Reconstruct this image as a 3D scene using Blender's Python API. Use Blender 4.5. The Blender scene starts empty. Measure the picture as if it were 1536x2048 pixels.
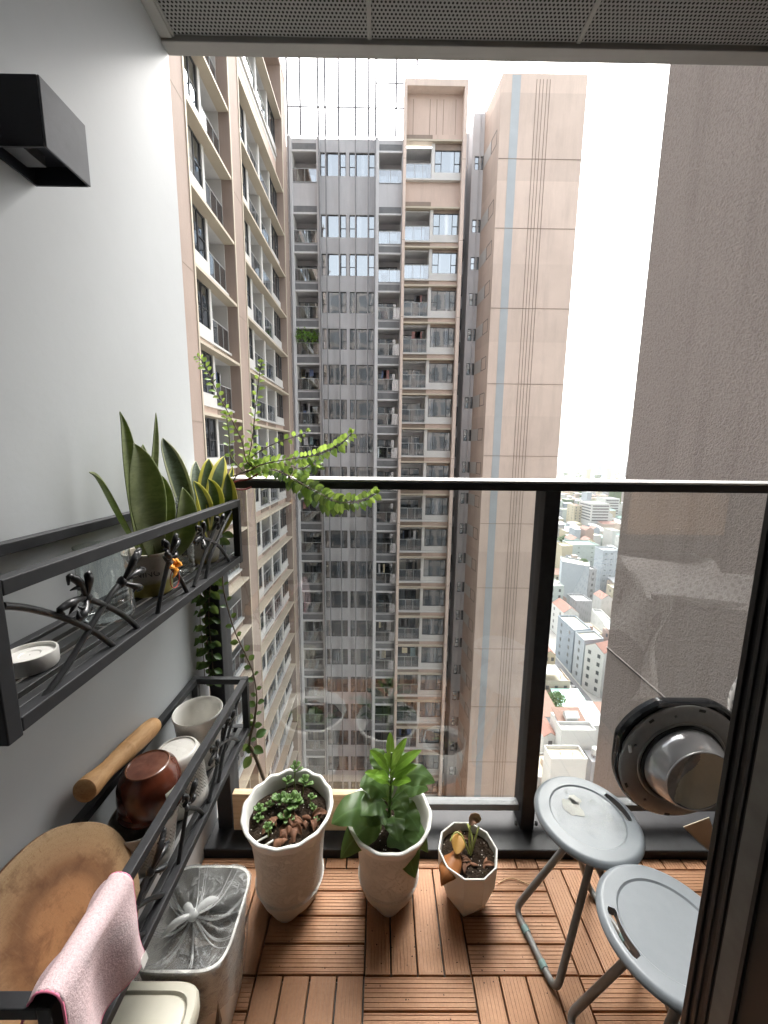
import bpy, math, random
from mathutils import Vector, Matrix, noise
random.seed(7)
PI = math.pi
scene = bpy.context.scene
COL = scene.collection
CAM_Z = 1.45

# ------------------------------------------------------------------ mesh builder
class MB:
    def __init__(s):
        s.v, s.f, s.m, s.uv = [], [], [], {}
    def add(s, vs, fs, m=0):
        b = len(s.v); s.v.extend(tuple(p) for p in vs)
        for f in fs:
            s.f.append(tuple(b + i for i in f)); s.m.append(m)
        return b
    def box(s, x0, x1, y0, y1, z0, z1, m=0):
        if x0 > x1: x0, x1 = x1, x0
        if y0 > y1: y0, y1 = y1, y0
        if z0 > z1: z0, z1 = z1, z0
        s.add([(x0,y0,z0),(x1,y0,z0),(x1,y1,z0),(x0,y1,z0),(x0,y0,z1),(x1,y0,z1),(x1,y1,z1),(x0,y1,z1)],
              [(0,3,2,1),(4,5,6,7),(0,1,5,4),(1,2,6,5),(2,3,7,6),(3,0,4,7)], m)
        return s
    def bar(s, p, q, w, h=None, up=(0,0,1), m=0):
        p, q = Vector(p), Vector(q); h = h or w
        d = (q - p).normalized(); u = Vector(up)
        if abs(d.dot(u)) > .97: u = Vector((0,1,0))
        a = d.cross(u).normalized(); b = a.cross(d).normalized()
        vs = []
        for c in (p, q):
            for sa, sb in ((-1,-1),(1,-1),(1,1),(-1,1)):
                vs.append(c + a*sa*w/2 + b*sb*h/2)
        s.add(vs, [(0,1,2,3),(7,6,5,4),(0,4,5,1),(1,5,6,2),(2,6,7,3),(3,7,4,0)], m)
        return s
    def prism(s, poly, z0, z1, m=0, mt=None):
        n = len(poly)
        vs = [(x,y,z0) for x,y in poly] + [(x,y,z1) for x,y in poly]
        s.add(vs, [(i,(i+1)%n,n+(i+1)%n,n+i) for i in range(n)] + [tuple(range(n))[::-1]], m)
        s.add([(x,y,z1) for x,y in poly], [tuple(range(n))], m if mt is None else mt)
        return s
    def lathe(s, prof, n=32, c=(0,0,0), m=0, fn=None, cap0=False, cap1=False, M=None):
        vs = []
        for k,(r,z) in enumerate(prof):
            for i in range(n):
                t = 2*PI*i/n
                rr, zz = (r, z) if fn is None else fn(r, z, t, k)
                p = Vector((rr*math.cos(t), rr*math.sin(t), zz))
                if M is not None: p = M @ p
                vs.append(p + Vector(c))
        fs = []
        for k in range(len(prof)-1):
            for i in range(n):
                j = (i+1) % n
                fs.append((k*n+i, k*n+j, (k+1)*n+j, (k+1)*n+i))
        if cap0: fs.append(tuple(range(n))[::-1])
        if cap1: fs.append(tuple((len(prof)-1)*n + i for i in range(n)))
        s.add(vs, fs, m); return s
    def tube(s, pts, r, n=10, m=0, caps=True):
        pts = [Vector(p) for p in pts]; N = len(pts)
        rs = r if isinstance(r, (list, tuple)) else [r]*N
        t0 = (pts[1]-pts[0]).normalized()
        u = Vector((0,0,1)) if abs(t0.z) < .9 else Vector((1,0,0))
        a = t0.cross(u).normalized()
        vs = []
        for i,p in enumerate(pts):
            t = (pts[min(i+1,N-1)] - pts[max(i-1,0)]).normalized()
            a = (a - t*a.dot(t)).normalized(); b = t.cross(a)
            for k in range(n):
                an = 2*PI*k/n
                vs.append(p + (a*math.cos(an) + b*math.sin(an))*rs[i])
        fs = [(i*n+k, i*n+(k+1)%n, (i+1)*n+(k+1)%n, (i+1)*n+k) for i in range(N-1) for k in range(n)]
        if caps: fs += [tuple(range(n))[::-1], tuple((N-1)*n+k for k in range(n))]
        s.add(vs, fs, m); return s
    def strip(s, path, widths, normal, fold=0., mseg=4, m=0, wave=0., thick=0.):
        """leaf: a strip along PATH, UV u across and v along"""
        path = [Vector(p) for p in path]; N = len(path); nr = Vector(normal).normalized()
        vs, uv = [], []
        ph = random.random()*6
        for i,p in enumerate(path):
            t = (path[min(i+1,N-1)] - path[max(i-1,0)]).normalized()
            a = t.cross(nr)
            if a.length < 1e-4: a = t.cross(Vector((.3,.5,.8)))
            a.normalize(); nn = a.cross(t).normalized()
            for k in range(mseg+1):
                u = k/mseg*2 - 1
                w = widths[i]
                q = p + a*u*w/2 + nn*(abs(u)**1.3*w/2*fold) + nn*wave*w*math.sin(ph+i*1.7+k)*abs(u)
                vs.append(q); uv.append((k/mseg, i/(N-1)))
        fs = [(i*(mseg+1)+k, i*(mseg+1)+k+1, (i+1)*(mseg+1)+k+1, (i+1)*(mseg+1)+k) for i in range(N-1) for k in range(mseg)]
        b = s.add(vs, fs, m)
        for k,c in enumerate(uv): s.uv[b+k] = c
        if thick:
            pass
        return s
    def grid(s, fn, nu, nv, m=0, closed=False):
        vs, uv = [], []
        for i in range(nu+1):
            for j in range(nv+1):
                vs.append(fn(i/nu, j/nv)); uv.append((i/nu, j/nv))
        fs = [(i*(nv+1)+j, (i+1)*(nv+1)+j, (i+1)*(nv+1)+j+1, i*(nv+1)+j+1) for i in range(nu) for j in range(nv)]
        b = s.add(vs, fs, m)
        for k,c in enumerate(uv): s.uv[b+k] = c
        return s
    def build(s, name, mats, parent=None, loc=None, smooth=None, bevel=0, rot=None, segs=2, solid=0, subsurf=0):
        """links ONE mesh object. With a parent and no loc the vertices are world coordinates."""
        if not isinstance(mats, (list, tuple)): mats = [mats]
        org = Vector((0,0,0))
        if loc is None:
            if parent is not None: org = wloc(parent)
            else:
                lo = [min(v[i] for v in s.v) for i in range(3)]; hi = [max(v[i] for v in s.v) for i in range(3)]
                org = Vector(((lo[0]+hi[0])/2, (lo[1]+hi[1])/2, lo[2]))
        me = bpy.data.meshes.new(name)
        me.from_pydata([tuple(Vector(v)-org) for v in s.v], [], s.f)
        for mt in mats: me.materials.append(mt)
        me.polygons.foreach_set('material_index', s.m)
        if s.uv:
            lay = me.uv_layers.new(name='UVMap')
            for lp in me.loops:
                lay.data[lp.index].uv = s.uv.get(lp.vertex_index, (0,0))
        me.update()
        if smooth is not None:
            me.polygons.foreach_set('use_smooth', [True]*len(me.polygons))
            if smooth < 179: me.set_sharp_from_angle(angle=math.radians(smooth))
        o = bpy.data.objects.new(name, me); COL.objects.link(o)
        if parent is not None: o.parent = parent
        if loc is not None: o.location = loc
        elif parent is None: o.location = org
        if rot: o.rotation_euler = rot
        if solid:
            md = o.modifiers.new('thickness', 'SOLIDIFY'); md.thickness = solid; md.offset = 0
        if subsurf:
            md = o.modifiers.new('round', 'SUBSURF'); md.levels = md.render_levels = subsurf
        if bevel:
            md = o.modifiers.new('edge', 'BEVEL'); md.width = bevel; md.segments = segs; md.limit_method = 'ANGLE'; md.angle_limit = math.radians(40)
            md.harden_normals = False
        return o

def wloc(o):
    p = Vector((0,0,0))
    while o is not None:
        p += Vector(o.location); o = o.parent
    return p
def tag(o, label=None, cat=None, group=None, kind=None):
    if label: o['label'] = label
    if cat: o['category'] = cat
    if group: o['group'] = group
    if kind: o['kind'] = kind
    return o
def thing(name, label, cat, loc=(0,0,0), group=None):
    o = bpy.data.objects.new(name, None); COL.objects.link(o); o.location = loc
    o.empty_display_size = .1
    return tag(o, label, cat, group)
def kids(o): return [c for c in bpy.data.objects if c.parent == o]
def copy_part(o, parent, loc, rotz=None, deep=None):
    c = o.copy(); COL.objects.link(c); c.parent = parent; c.location = loc
    if rotz is not None: c.rotation_euler = (0,0,rotz)
    for ch in (deep if deep is not None else []):
        d = ch.copy(); COL.objects.link(d); d.parent = c
    return c

# ------------------------------------------------------------------ materials
MATS = {}
class NT:
    def __init__(s, name):
        s.mat = bpy.data.materials.new(name); s.mat.use_nodes = True
        s.t = s.mat.node_tree; s.t.nodes.clear()
        s.out = s.n('ShaderNodeOutputMaterial')
    def n(s, typ, **kw):
        nd = s.t.nodes.new(typ)
        for k,v in kw.items(): setattr(nd, k, v)
        return nd
    def l(s, a, b): s.t.links.new(a, b)
    def setv(s, sock, val):
        if hasattr(val, 'is_linked') or isinstance(val, bpy.types.NodeSocket): s.l(val, sock)
        else: sock.default_value = val
    def coord(s, which='Object', scale=None):
        o = s.n('ShaderNodeTexCoord').outputs[which]
        if scale is not None:
            mp = s.n('ShaderNodeMapping'); s.l(o, mp.inputs[0])
            mp.inputs['Scale'].default_value = scale if isinstance(scale, tuple) else (scale,)*3
            o = mp.outputs[0]
        return o
    def noise(s, vec, scale, detail=4, rough=.55, dist=0):
        nd = s.n('ShaderNodeTexNoise'); s.l(vec, nd.inputs['Vector'])
        nd.inputs['Scale'].default_value = scale; nd.inputs['Detail'].default_value = detail
        nd.inputs['Roughness'].default_value = rough; nd.inputs['Distortion'].default_value = dist
        return nd.outputs[0]
    def ramp(s, fac, stops, interp='LINEAR'):
        nd = s.n('ShaderNodeValToRGB'); s.l(fac, nd.inputs[0]); cr = nd.color_ramp; cr.interpolation = interp
        while len(cr.elements) < len(stops): cr.elements.new(.5)
        for e,(p,c) in zip(cr.elements, stops):
            e.position = p; e.color = (c if isinstance(c,(tuple,list)) else (c,c,c)) + (1,) if not (isinstance(c,tuple) and len(c)==4) else c
        return nd.outputs[0]
    def mix(s, fac, a, b, mode='MIX'):
        nd = s.n('ShaderNodeMix', data_type='RGBA', blend_type=mode)
        s.setv(nd.inputs[0], fac)
        for sock, val in ((nd.inputs[6], a), (nd.inputs[7], b)):
            if isinstance(val, tuple): sock.default_value = val + (1,) if len(val) == 3 else val
            else: s.l(val, sock)
        return nd.outputs[2]
    def math(s, op, a, b=0., c=None):
        nd = s.n('ShaderNodeMath', operation=op)
        s.setv(nd.inputs[0], a); s.setv(nd.inputs[1], b)
        if c is not None: s.setv(nd.inputs[2], c)
        return nd.outputs[0]
    def bump(s, h, strength=.3, dist=.01, normal=None):
        nd = s.n('ShaderNodeBump'); s.l(h, nd.inputs['Height'])
        nd.inputs['Strength'].default_value = strength; nd.inputs['Distance'].default_value = dist
        if normal is not None: s.l(normal, nd.inputs['Normal'])
        return nd.outputs[0]
    def bsdf(s, col, rough=.5, metal=0., spec=.5, normal=None, coat=0., trans=0., ior=None, alpha=None, sss=0., tl=None):
        b = s.n('ShaderNodeBsdfPrincipled')
        if isinstance(col, tuple): b.inputs['Base Color'].default_value = col + (1,)
        else: s.l(col, b.inputs['Base Color'])
        s.setv(b.inputs['Roughness'], rough); s.setv(b.inputs['Metallic'], metal)
        b.inputs['Specular IOR Level'].default_value = spec
        b.inputs['Coat Weight'].default_value = coat
        if coat: b.inputs['Coat Roughness'].default_value = .08
        if ior: b.inputs['IOR'].default_value = ior
        if normal is not None: s.l(normal, b.inputs['Normal'])
        return b.outputs[0]
    def done(s, shader):
        s.l(shader, s.out.inputs[0]); return s.mat

def pm(name, col, rough=.5, var=.12, scale=4., bump=0., bscale=60., bdist=.002, metal=0., spec=.5, coat=0., dirt=0., dscale=2., rnd=0., stretch=None):
    if name in MATS: return MATS[name]
    t = NT(name); v = t.coord('Object', stretch)
    n1 = t.noise(v, scale, 5, .6)
    lo = tuple(c*(1-var) for c in col); hi = tuple(min(1, c*(1+var)) for c in col)
    c = t.ramp(n1, [(.3, lo), (.7, hi)])
    if dirt:
        n2 = t.noise(v, dscale, 8, .7)
        c = t.mix(t.math('MULTIPLY', t.ramp(n2, [(.45, 0.), (.75, 1.)]), dirt), c, tuple(x*.35 for x in col))
    if rnd:
        oi = t.n('ShaderNodeObjectInfo'); hs = t.n('ShaderNodeHueSaturation')
        t.l(c, hs.inputs['Color']); t.setv(hs.inputs['Value'], t.math('MULTIPLY_ADD', oi.outputs['Random'], 2*rnd, 1-rnd)); c = hs.outputs[0]
    nrm = None
    if bump:
        nrm = t.bump(t.noise(v, bscale, 4, .6), bump, bdist)
    r = t.math('MULTIPLY_ADD', n1, .16, rough-.08)
    MATS[name] = t.done(t.bsdf(c, r, metal, spec, nrm, coat)); return MATS[name]

def leaf_mat(name, c0, c1, edge=None, edge_w=.12, bands=0., rough=.38, transl=.3, vein=0.):
    t = NT(name); v = t.coord('Object'); uv = t.n('ShaderNodeUVMap').outputs[0]
    sx = t.n('ShaderNodeSeparateXYZ'); t.l(uv, sx.inputs[0])
    n = t.noise(v, 22, 4); c = t.ramp(n, [(.3, c0), (.7, c1)])
    if bands:
        mp = t.n('ShaderNodeMapping'); t.l(v, mp.inputs[0]); mp.inputs['Scale'].default_value = (40, 40, 120)
        b = t.noise(mp.outputs[0], 1.0, 3, .6, .6)
        c = t.mix(t.math('MULTIPLY', t.ramp(b, [(.45, 0.), (.62, 1.)]), bands), c, tuple(x*.45 for x in c0))
    if vein:
        d = t.math('ABSOLUTE', t.math('SUBTRACT', sx.outputs[0], .5))
        c = t.mix(t.math('MULTIPLY', t.ramp(d, [(0., 1.), (.06, 0.)]), vein), c, tuple(min(1, x*2.2+.03) for x in c1))
    if edge:
        d = t.math('ABSOLUTE', t.math('SUBTRACT', sx.outputs[0], .5))
        wob = t.math('MULTIPLY_ADD', n, .06, d)
        c = t.mix(t.ramp(wob, [(.5-edge_w, 0.), (.53-edge_w, 1.)]), c, edge)
    nrm = t.bump(t.noise(v, 160, 3), .12, .001)
    sh = t.bsdf(c, rough, spec=.4, normal=nrm)
    tr = t.n('ShaderNodeBsdfTranslucent'); cc = t.mix(.5, c, (.42,.56,.13), 'MIX'); t.l(cc, tr.inputs[0])
    mx = t.n('ShaderNodeMixShader'); mx.inputs[0].default_value = transl
    t.l(sh, mx.inputs[1]); t.l(tr.outputs[0], mx.inputs[2])
    return t.done(mx.outputs[0])

def glass_mat(name, tint=(.95,.97,.96), ior=1.5, rough=0., gl=(1,1,1), bump=0., bscale=20, extra=0., two=1.8):
    t = NT(name)
    tr = t.n('ShaderNodeBsdfTransparent'); tr.inputs[0].default_value = tint + (1,)
    g = t.n('ShaderNodeBsdfGlossy'); g.inputs['Roughness'].default_value = rough; g.inputs[0].default_value = gl + (1,)
    fr = t.n('ShaderNodeFresnel'); fr.inputs[0].default_value = ior
    geo = t.n('ShaderNodeNewGeometry')                       # both faces of the pane count once, on the side that is looked at
    fac = t.math('MULTIPLY', t.math('MULTIPLY', fr.outputs[0], two), t.math('SUBTRACT', 1., geo.outputs['Backfacing']))
    if extra: fac = t.math('MINIMUM', t.math('ADD', fac, extra), 1.)
    if bump:
        nb = t.bump(t.noise(t.coord('Object'), bscale, 3), bump, .01)
        t.l(nb, g.inputs['Normal']); t.l(nb, fr.inputs['Normal'])
    mx = t.n('ShaderNodeMixShader'); t.l(fac, mx.inputs[0]); t.l(tr.outputs[0], mx.inputs[1]); t.l(g.outputs[0], mx.inputs[2])
    return t.done(mx.outputs[0])
# ------------------------------------------------------------------ camera, world, sun
cam = bpy.data.cameras.new('camera'); cam_o = bpy.data.objects.new('camera', cam); COL.objects.link(cam_o)
pitch, yaw, roll = .1550867, -.006732, .0107275
f = Vector((0, math.cos(pitch), -math.sin(pitch))); u = Vector((0, math.sin(pitch), math.cos(pitch))); r = Vector((1,0,0))
Rz = Matrix.Rotation(yaw, 3, 'Z'); f, u, r = Rz@f, Rz@u, Rz@r
r, u = r*math.cos(roll) + u*math.sin(roll), -r*math.sin(roll) + u*math.cos(roll)
m3 = Matrix((r, u, -f)).transposed()
cam_o.matrix_world = Matrix.Translation((0,0,CAM_Z)) @ m3.to_4x4()
cam.sensor_fit = 'HORIZONTAL'; cam.sensor_width = 36; cam.lens = 771.678/1536*36
cam.clip_start = .02; cam.clip_end = 20000
scene.camera = cam_o
SUN_EL, SUN_AZ = math.radians(57), math.radians(16)      # azimuth clockwise from +y
w = bpy.data.worlds.new('World'); scene.world = w; w.use_nodes = True
nt = w.node_tree; nt.nodes.clear()
sky = nt.nodes.new('ShaderNodeTexSky'); sky.sky_type = 'NISHITA'; sky.sun_disc = False
sky.sun_elevation = SUN_EL; sky.sun_rotation = SUN_AZ; sky.air_density = 1.6; sky.dust_density = 6; sky.ozone_density = 1
hs = nt.nodes.new('ShaderNodeHueSaturation'); hs.inputs['Saturation'].default_value = .22; hs.inputs['Value'].default_value = 1.0
bg = nt.nodes.new('ShaderNodeBackground'); bg.inputs[1].default_value = .15
wo = nt.nodes.new('ShaderNodeOutputWorld')
nt.links.new(sky.outputs[0], hs.inputs['Color']); nt.links.new(hs.outputs[0], bg.inputs[0]); nt.links.new(bg.outputs[0], wo.inputs[0])
sl = bpy.data.lights.new('sun', 'SUN'); sl.energy = .85; sl.angle = math.radians(42); sl.color = (1, .96, .9)
so = bpy.data.objects.new('sun', sl); COL.objects.link(so)
sd = Vector((math.sin(SUN_AZ)*math.cos(SUN_EL), math.cos(SUN_AZ)*math.cos(SUN_EL), math.sin(SUN_EL)))
so.rotation_euler = sd.to_track_quat('Z', 'Y').to_euler(); so.location = (0, -5, 60)
vs = scene.view_settings; vs.view_transform = 'Standard'; vs.look = 'None'; vs.gamma = 1; vs.use_curve_mapping = False
vs.exposure = 2.45
cy = scene.cycles
cy.use_denoising = True; cy.max_bounces = 12; cy.diffuse_bounces = 6; cy.glossy_bounces = 5; cy.transparent_max_bounces = 24; cy.transmission_bounces = 8
cy.sample_clamp_indirect = 8; cy.caustics_reflective = False; cy.caustics_refractive = False

# ------------------------------------------------------------------ shared materials
M_black = pm('black powder coat', (.021,.022,.025), .55, .25, 30, .12, 400, .0006, spec=.32, dirt=.15)
M_blackdust = pm('dusty black metal', (.022,.023,.025), .5, .35, 14, .15, 300, .0008, dirt=.0)
M_wallpaint = pm('grey white wall paint', (.465,.487,.50), .52, .035, 2.5, .2, 30, .002, spec=.28, dirt=.10, dscale=5)
M_white = pm('white plaster', (.52,.515,.50), .7, .06, .8)
M_pink = None
def tower_paint(name, col, panel=0.):
    t = NT(name); v = t.coord('Object')
    a = t.noise(v, .22, 6, .6); b = t.noise(t.coord('Object', (.9,.9,.12)), 1.4, 5, .7)
    c = t.ramp(a, [(.3, tuple(x*.9 for x in col)), (.7, tuple(x*1.07 for x in col))])
    c = t.mix(t.math('MULTIPLY', t.ramp(b, [(.47,0.),(.68,1.)]), .30), c, tuple(x*.62 for x in col))
    if panel:                                               # panels between the joints differ a little in tone
        sx = t.n('ShaderNodeSeparateXYZ'); t.l(v, sx.inputs[0]); wn = t.n('ShaderNodeTexWhiteNoise', noise_dimensions='1D')
        t.l(t.math('FLOOR', t.math('DIVIDE', t.math('ADD', sx.outputs[2], panel), 6.4)), wn.inputs['W'])
        h = t.n('ShaderNodeHueSaturation'); t.l(c, h.inputs['Color']); t.setv(h.inputs['Value'], t.math('MULTIPLY_ADD', wn.outputs['Value'], .13, .93)); c = h.outputs[0]
    nrm = t.bump(t.noise(v, 9, 5), .25, .02)
    return t.done(t.bsdf(c, .8, spec=.25, normal=nrm))
M_pink = tower_paint('pink tower paint', (.52,.41,.35))
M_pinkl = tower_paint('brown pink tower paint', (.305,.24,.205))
M_pinkpale = tower_paint('pale pink tower paint', (.60,.50,.44))
M_slab = tower_paint('slab tower paint', (.58,.475,.41), 3.2)
M_cream = pm('cream ledge paint', (.45,.395,.315), .7, .08, .5)
M_grey = tower_paint('grey tower paint', (.47,.47,.485))
M_grey2 = tower_paint('light grey tower paint', (.56,.56,.57))
M_louvre = pm('dark grey louvre', (.13,.135,.14), .6, .2, 1.5)
M_fin = pm('dark grey fin', (.12,.12,.13), .5, .1, 2)
M_brown = pm('brown grey louvre', (.22,.17,.135), .7, .15, 1.5)
M_frame = pm('dark window frame', (.05,.052,.055), .45, .1)
M_railbar = pm('light balcony bar', (.32,.33,.33), .4, .1)
def window_glass(name, refl=.27, curtain=True):
    t = NT(name); oi = t.n('ShaderNodeObjectInfo'); v = t.coord('Object')
    mp = t.n('ShaderNodeMapping'); t.l(v, mp.inputs[0]); mp.inputs['Scale'].default_value = (7,1,.12)
    cmb = t.n('ShaderNodeCombineXYZ'); t.l(t.math('MULTIPLY', oi.outputs['Random'], 57.), cmb.inputs[0]); t.l(t.math('MULTIPLY', oi.outputs['Random'], 31.), cmb.inputs[2])
    ad = t.n('ShaderNodeVectorMath', operation='ADD'); t.l(mp.outputs[0], ad.inputs[0]); t.l(cmb.outputs[0], ad.inputs[1])
    fold = t.noise(ad.outputs[0], 1.2, 3, .6)
    big = t.noise(ad.outputs[0], .13, 1, .5)
    wn = t.n('ShaderNodeTexWhiteNoise', noise_dimensions='1D'); t.l(oi.outputs['Random'], wn.inputs['W'])
    cur = t.ramp(fold, [(.35, (.07,.085,.105)), (.65, (.20,.215,.24))])
    cur = t.mix(t.ramp(wn.outputs['Value'], [(.55,0.),(.6,.45),(.8,.1),(.9,.8)], 'CONSTANT'), cur, (.46,.43,.38))
    dark = t.mix(oi.outputs['Random'], (.006,.007,.009), (.028,.029,.032))
    base = t.mix(t.math('MULTIPLY', t.ramp(big, [(.57,0.),(.61,1.)]), .85 if curtain else 0.), dark, cur)
    # every pane sits a little out of true, so reflections break from pane to pane
    wv = t.noise(ad.outputs[0], .35, 2, .5)
    nrm = t.bump(t.noise(v, .9, 2, .5), .16, .05)
    d = t.n('ShaderNodeBsdfDiffuse'); t.l(base, d.inputs[0])
    g = t.n('ShaderNodeBsdfGlossy'); g.inputs['Roughness'].default_value = .01; g.inputs[0].default_value = (.86,.94,1,1); t.l(nrm, g.inputs['Normal'])
    fr = t.n('ShaderNodeFresnel'); fr.inputs[0].default_value = 1.5
    fac = t.math('MINIMUM', t.math('ADD', fr.outputs[0], refl), 1.)
    mx = t.n('ShaderNodeMixShader'); t.l(fac, mx.inputs[0]); t.l(d.outputs[0], mx.inputs[1]); t.l(g.outputs[0], mx.inputs[2])
    return t.done(mx.outputs[0])
M_win = window_glass('reflective window glass')
M_door = window_glass('sliding door glass', .22)
M_railglass = glass_mat('balcony glass', (.55,.58,.60), 1.5, .0, (.9,.95,1), .2, .9, .16)

# ------------------------------------------------------------------ prototypes for facade parts (local x along the facade, y inwards, z from the ledge top)
def window_part(parent, wd, ht, splits=(.25,.75), cross=.58, loc=(0,0,0), rotz=0):
    b = MB(); t = .05
    b.box(0,wd,0,.07,0,t).box(0,wd,0,.07,ht-t,ht).box(0,t,0,.07,t,ht-t).box(wd-t,wd,0,.07,t,ht-t)
    for s_ in splits: b.box(wd*s_-.025, wd*s_+.025, .003,.067, t, ht-t)
    if splits:
        zc = ht*(1-cross)
        b.box(t, wd*splits[0]-.025, .006,.064, zc-.02, zc+.02); b.box(wd*splits[-1]+.025, wd-t, .006,.064, zc-.02, zc+.02)
    o = b.build('window', M_frame, parent, loc=loc, rot=(0,0,rotz))
    p = MB()
    xs = [0.] + [wd*s_ for s_ in splits] + [wd]
    for x0, x1 in zip(xs[:-1], xs[1:]):
        k = random.uniform(-.006,.006)
        p.add([(x0,.045+k,.02),(x1,.045-k,.02),(x1,.045-k*.3,ht-.02),(x0,.045+k*.3,ht-.02)], [(0,1,2,3)])
    pane = p.build('pane', M_win, o, loc=(0,0,0))
    return o, [pane]
def balcony_part(parent, wd, depth=1.35, top=-.3, bot=-2.52, rail=-1.4, bars=3, loc=(0,0,0), rotz=0, wallm=None, ceilm=None, solid_rail=False):
    b = MB()
    b.box(.003,.04,.02,depth,bot,top,0).box(wd-.04,wd-.003,.02,depth,bot,top,0)              # side walls
    b.box(.003,wd-.003,.02,depth,top+.001,top+.05,1)                                      # ceiling
    b.box(.003,wd-.003,.02,depth,bot-.05,bot-.001,1)                                      # floor
    dz = top-.42
    b.box(.003,wd-.003,depth+.001,depth+.05,dz,top,1).box(wd*.86,wd-.003,depth+.001,depth+.05,bot,dz-.001,0)
    o = b.build('balcony', [wallm or M_white, ceilm or M_grey2], parent, loc=loc, rot=(0,0,rotz))
    d = MB(); x1 = wd*.86
    d.box(.041,x1-.001,depth+.002,depth+.05,dz-.06,dz-.001,0).box(x1-.05,x1,depth,depth+.05,bot,dz-.06,0).box(x1/2-.03,x1/2+.03,depth,depth+.05,bot,dz-.06,0)
    d.box(0,x1/2-.03,depth+.02,depth+.03,bot,dz-.06,1).box(x1/2+.03,x1-.05,depth+.02,depth+.03,bot,dz-.06,1)
    dr = d.build('sliding_door', [M_frame, M_door], o, loc=(0,0,0))
    r_ = MB()
    r_.box(0,wd,.03,.08,rail-.05,rail,0).box(0,wd,.035,.075,bot+.03,bot+.07,0)
    for k in range(bars+1):
        x = wd*k/bars; x = min(max(x,.02),wd-.02)
        r_.box(x-.02,x+.02,.034,.076,bot,rail-.05,0)
    for k in range(bars):
        r_.box(wd*k/bars+.02, wd*(k+1)/bars-.02, .05,.06, bot+.07, rail-.05, 1)
    rl = r_.build('railing', [M_railbar, M_railglass], o, loc=(0,0,0))
    return o, [dr, rl]
# ------------------------------------------------------------------ the grey and pink tower opposite (front plane about 38 m away)
YP = 37.95; YG = 38.2
def xr(r, Y): return r*Y
def zr(r, Y): return CAM_Z + r*Y
LEDGES = [zr(.7044, YP)] + [zr(.5663 - .0843*k, YP) for k in range(20)]
ZBOT = -88.
tw = thing('apartment_tower', 'grey apartment tower with vertical fins above its roof and one pink balcony bay', 'tower', (0, YG, ZBOT))
g = {k: xr(v, YG) for k, v in dict(s0=-.262, s1=-.2227, a0=-.2129, a1=-.156, w0=-.1486, w1=-.0893, w2=-.0819, w3=-.0230, b0=-.0138, b1=.0402, f1=.0425).items()}
ztop = zr(.7025, YG); zlow = LEDGES[-1] - 4
wall = MB()
wall.box(g['s0']-.8, 6.9, YG+1.75, YG+12, ZBOT, ztop-.02, 0)                 # core
wall.box(g['s0'], 6.9, YG, YG+1.74, ZBOT, zlow, 0)
wall.box(g['s1'], g['a0'], YG-.28, YG+1.74, zlow, ztop, 1)                   # pilasters
wall.box(g['a1'], g['w0'], YG-.28, YG+1.74, zlow, ztop, 1)
wall.box(g['w3'], g['b0'], YG-.28, YG+1.74, zlow, ztop, 1)
wall.box(g['w1'], g['w2'], YG, YG+1.74, zlow, ztop-.01, 0)
wall.box(g['b1'], g['f1'], YG, YG+1.74, zlow, ztop-.01, 0)
protoW = protoA = protoB = protoS = None
spans_w, spans_b, spans_s = [], [], []
for k, zl in enumerate(LEDGES):
    off = -.32 if k == 0 else 0
    spans_w.append((zl-2.45+off, zl-.60+off)); spans_b.append((zl-2.98+off, zl-.68+off)); spans_s.append((zl-2.6+off, zl-.75+off))
def fill(mb, x0, x1, y0, y1, spans, top, bottom, m):
    z = top
    for lo, hi in sorted(spans, reverse=True):
        if z - hi > .02: mb.box(x0, x1, y0, y1, hi, z, m)
        z = lo
    if z - bottom > .02: mb.box(x0, x1, y0, y1, bottom, z, m)
for a, b_ in (('w0','w1'), ('w2','w3')): fill(wall, g[a], g[b_], YG, YG+.5, spans_w, ztop-.01, zlow, 0)
for a, b_ in (('a0','a1'), ('b0','b1')): fill(wall, g[a], g[b_], YG, YG+.4, spans_b, ztop-.01, zlow, 0)
fill(wall, g['s0'], g['s1'], YG+.9, YG+1.4, spans_s, ztop-.01, zlow, 0)
wall.build('wall', [M_grey, M_grey2], tw)
for k, zl in enumerate(LEDGES):
    off = -.32 if k == 0 else 0
    for a, b_ in (('a0','a1'), ('b0','b1')):
        MB().box(g[a]+.05, g[b_]-.05, YG-.03, YG, zl-.52+off, zl+.05+off).build('louvre_panel', M_louvre, tw)
        MB().box(g[a], g[b_], YG-.16, YG, zl-.67+off, zl-.53+off).build('balcony_slab', M_grey2, tw)
def rel(o, x, y, z):
    p = wloc(o); return (x-p.x, y-p.y, z-p.z)
for k, zl in enumerate(LEDGES):
    off = -.32 if k == 0 else 0
    for a, b_ in (('w0','w1'), ('w2','w3')):
        if protoW is None: protoW = window_part(tw, g['w1']-g['w0'], 1.85, loc=rel(tw, g[a], YG+.10, zl-2.45+off))
        else: copy_part(protoW[0], tw, rel(tw, g[a], YG+.10, zl-2.45+off), deep=protoW[1])
    for key, a, b_ in (('A','a0','a1'), ('B','b0','b1')):
        pr = protoA if key == 'A' else protoB
        if pr is None:
            pr = balcony_part(tw, g[b_]-g[a], 1.3, -.68, -2.98, -1.86, 2, loc=rel(tw, g[a], YG-.02, zl+off), wallm=M_white, ceilm=M_grey)
            if key == 'A': protoA = pr
            else: protoB = pr
        else: copy_part(pr[0], tw, rel(tw, g[a], YG-.02, zl+off), deep=pr[1])
    ws = g['s1']-g['s0']
    if protoS is None: protoS = window_part(tw, ws, 1.85, splits=(), loc=rel(tw, g['s0'], YG+1.0, zl-2.6+off))
    else: copy_part(protoS[0], tw, rel(tw, g['s0'], YG+1.0, zl-2.6+off), deep=protoS[1])
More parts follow.
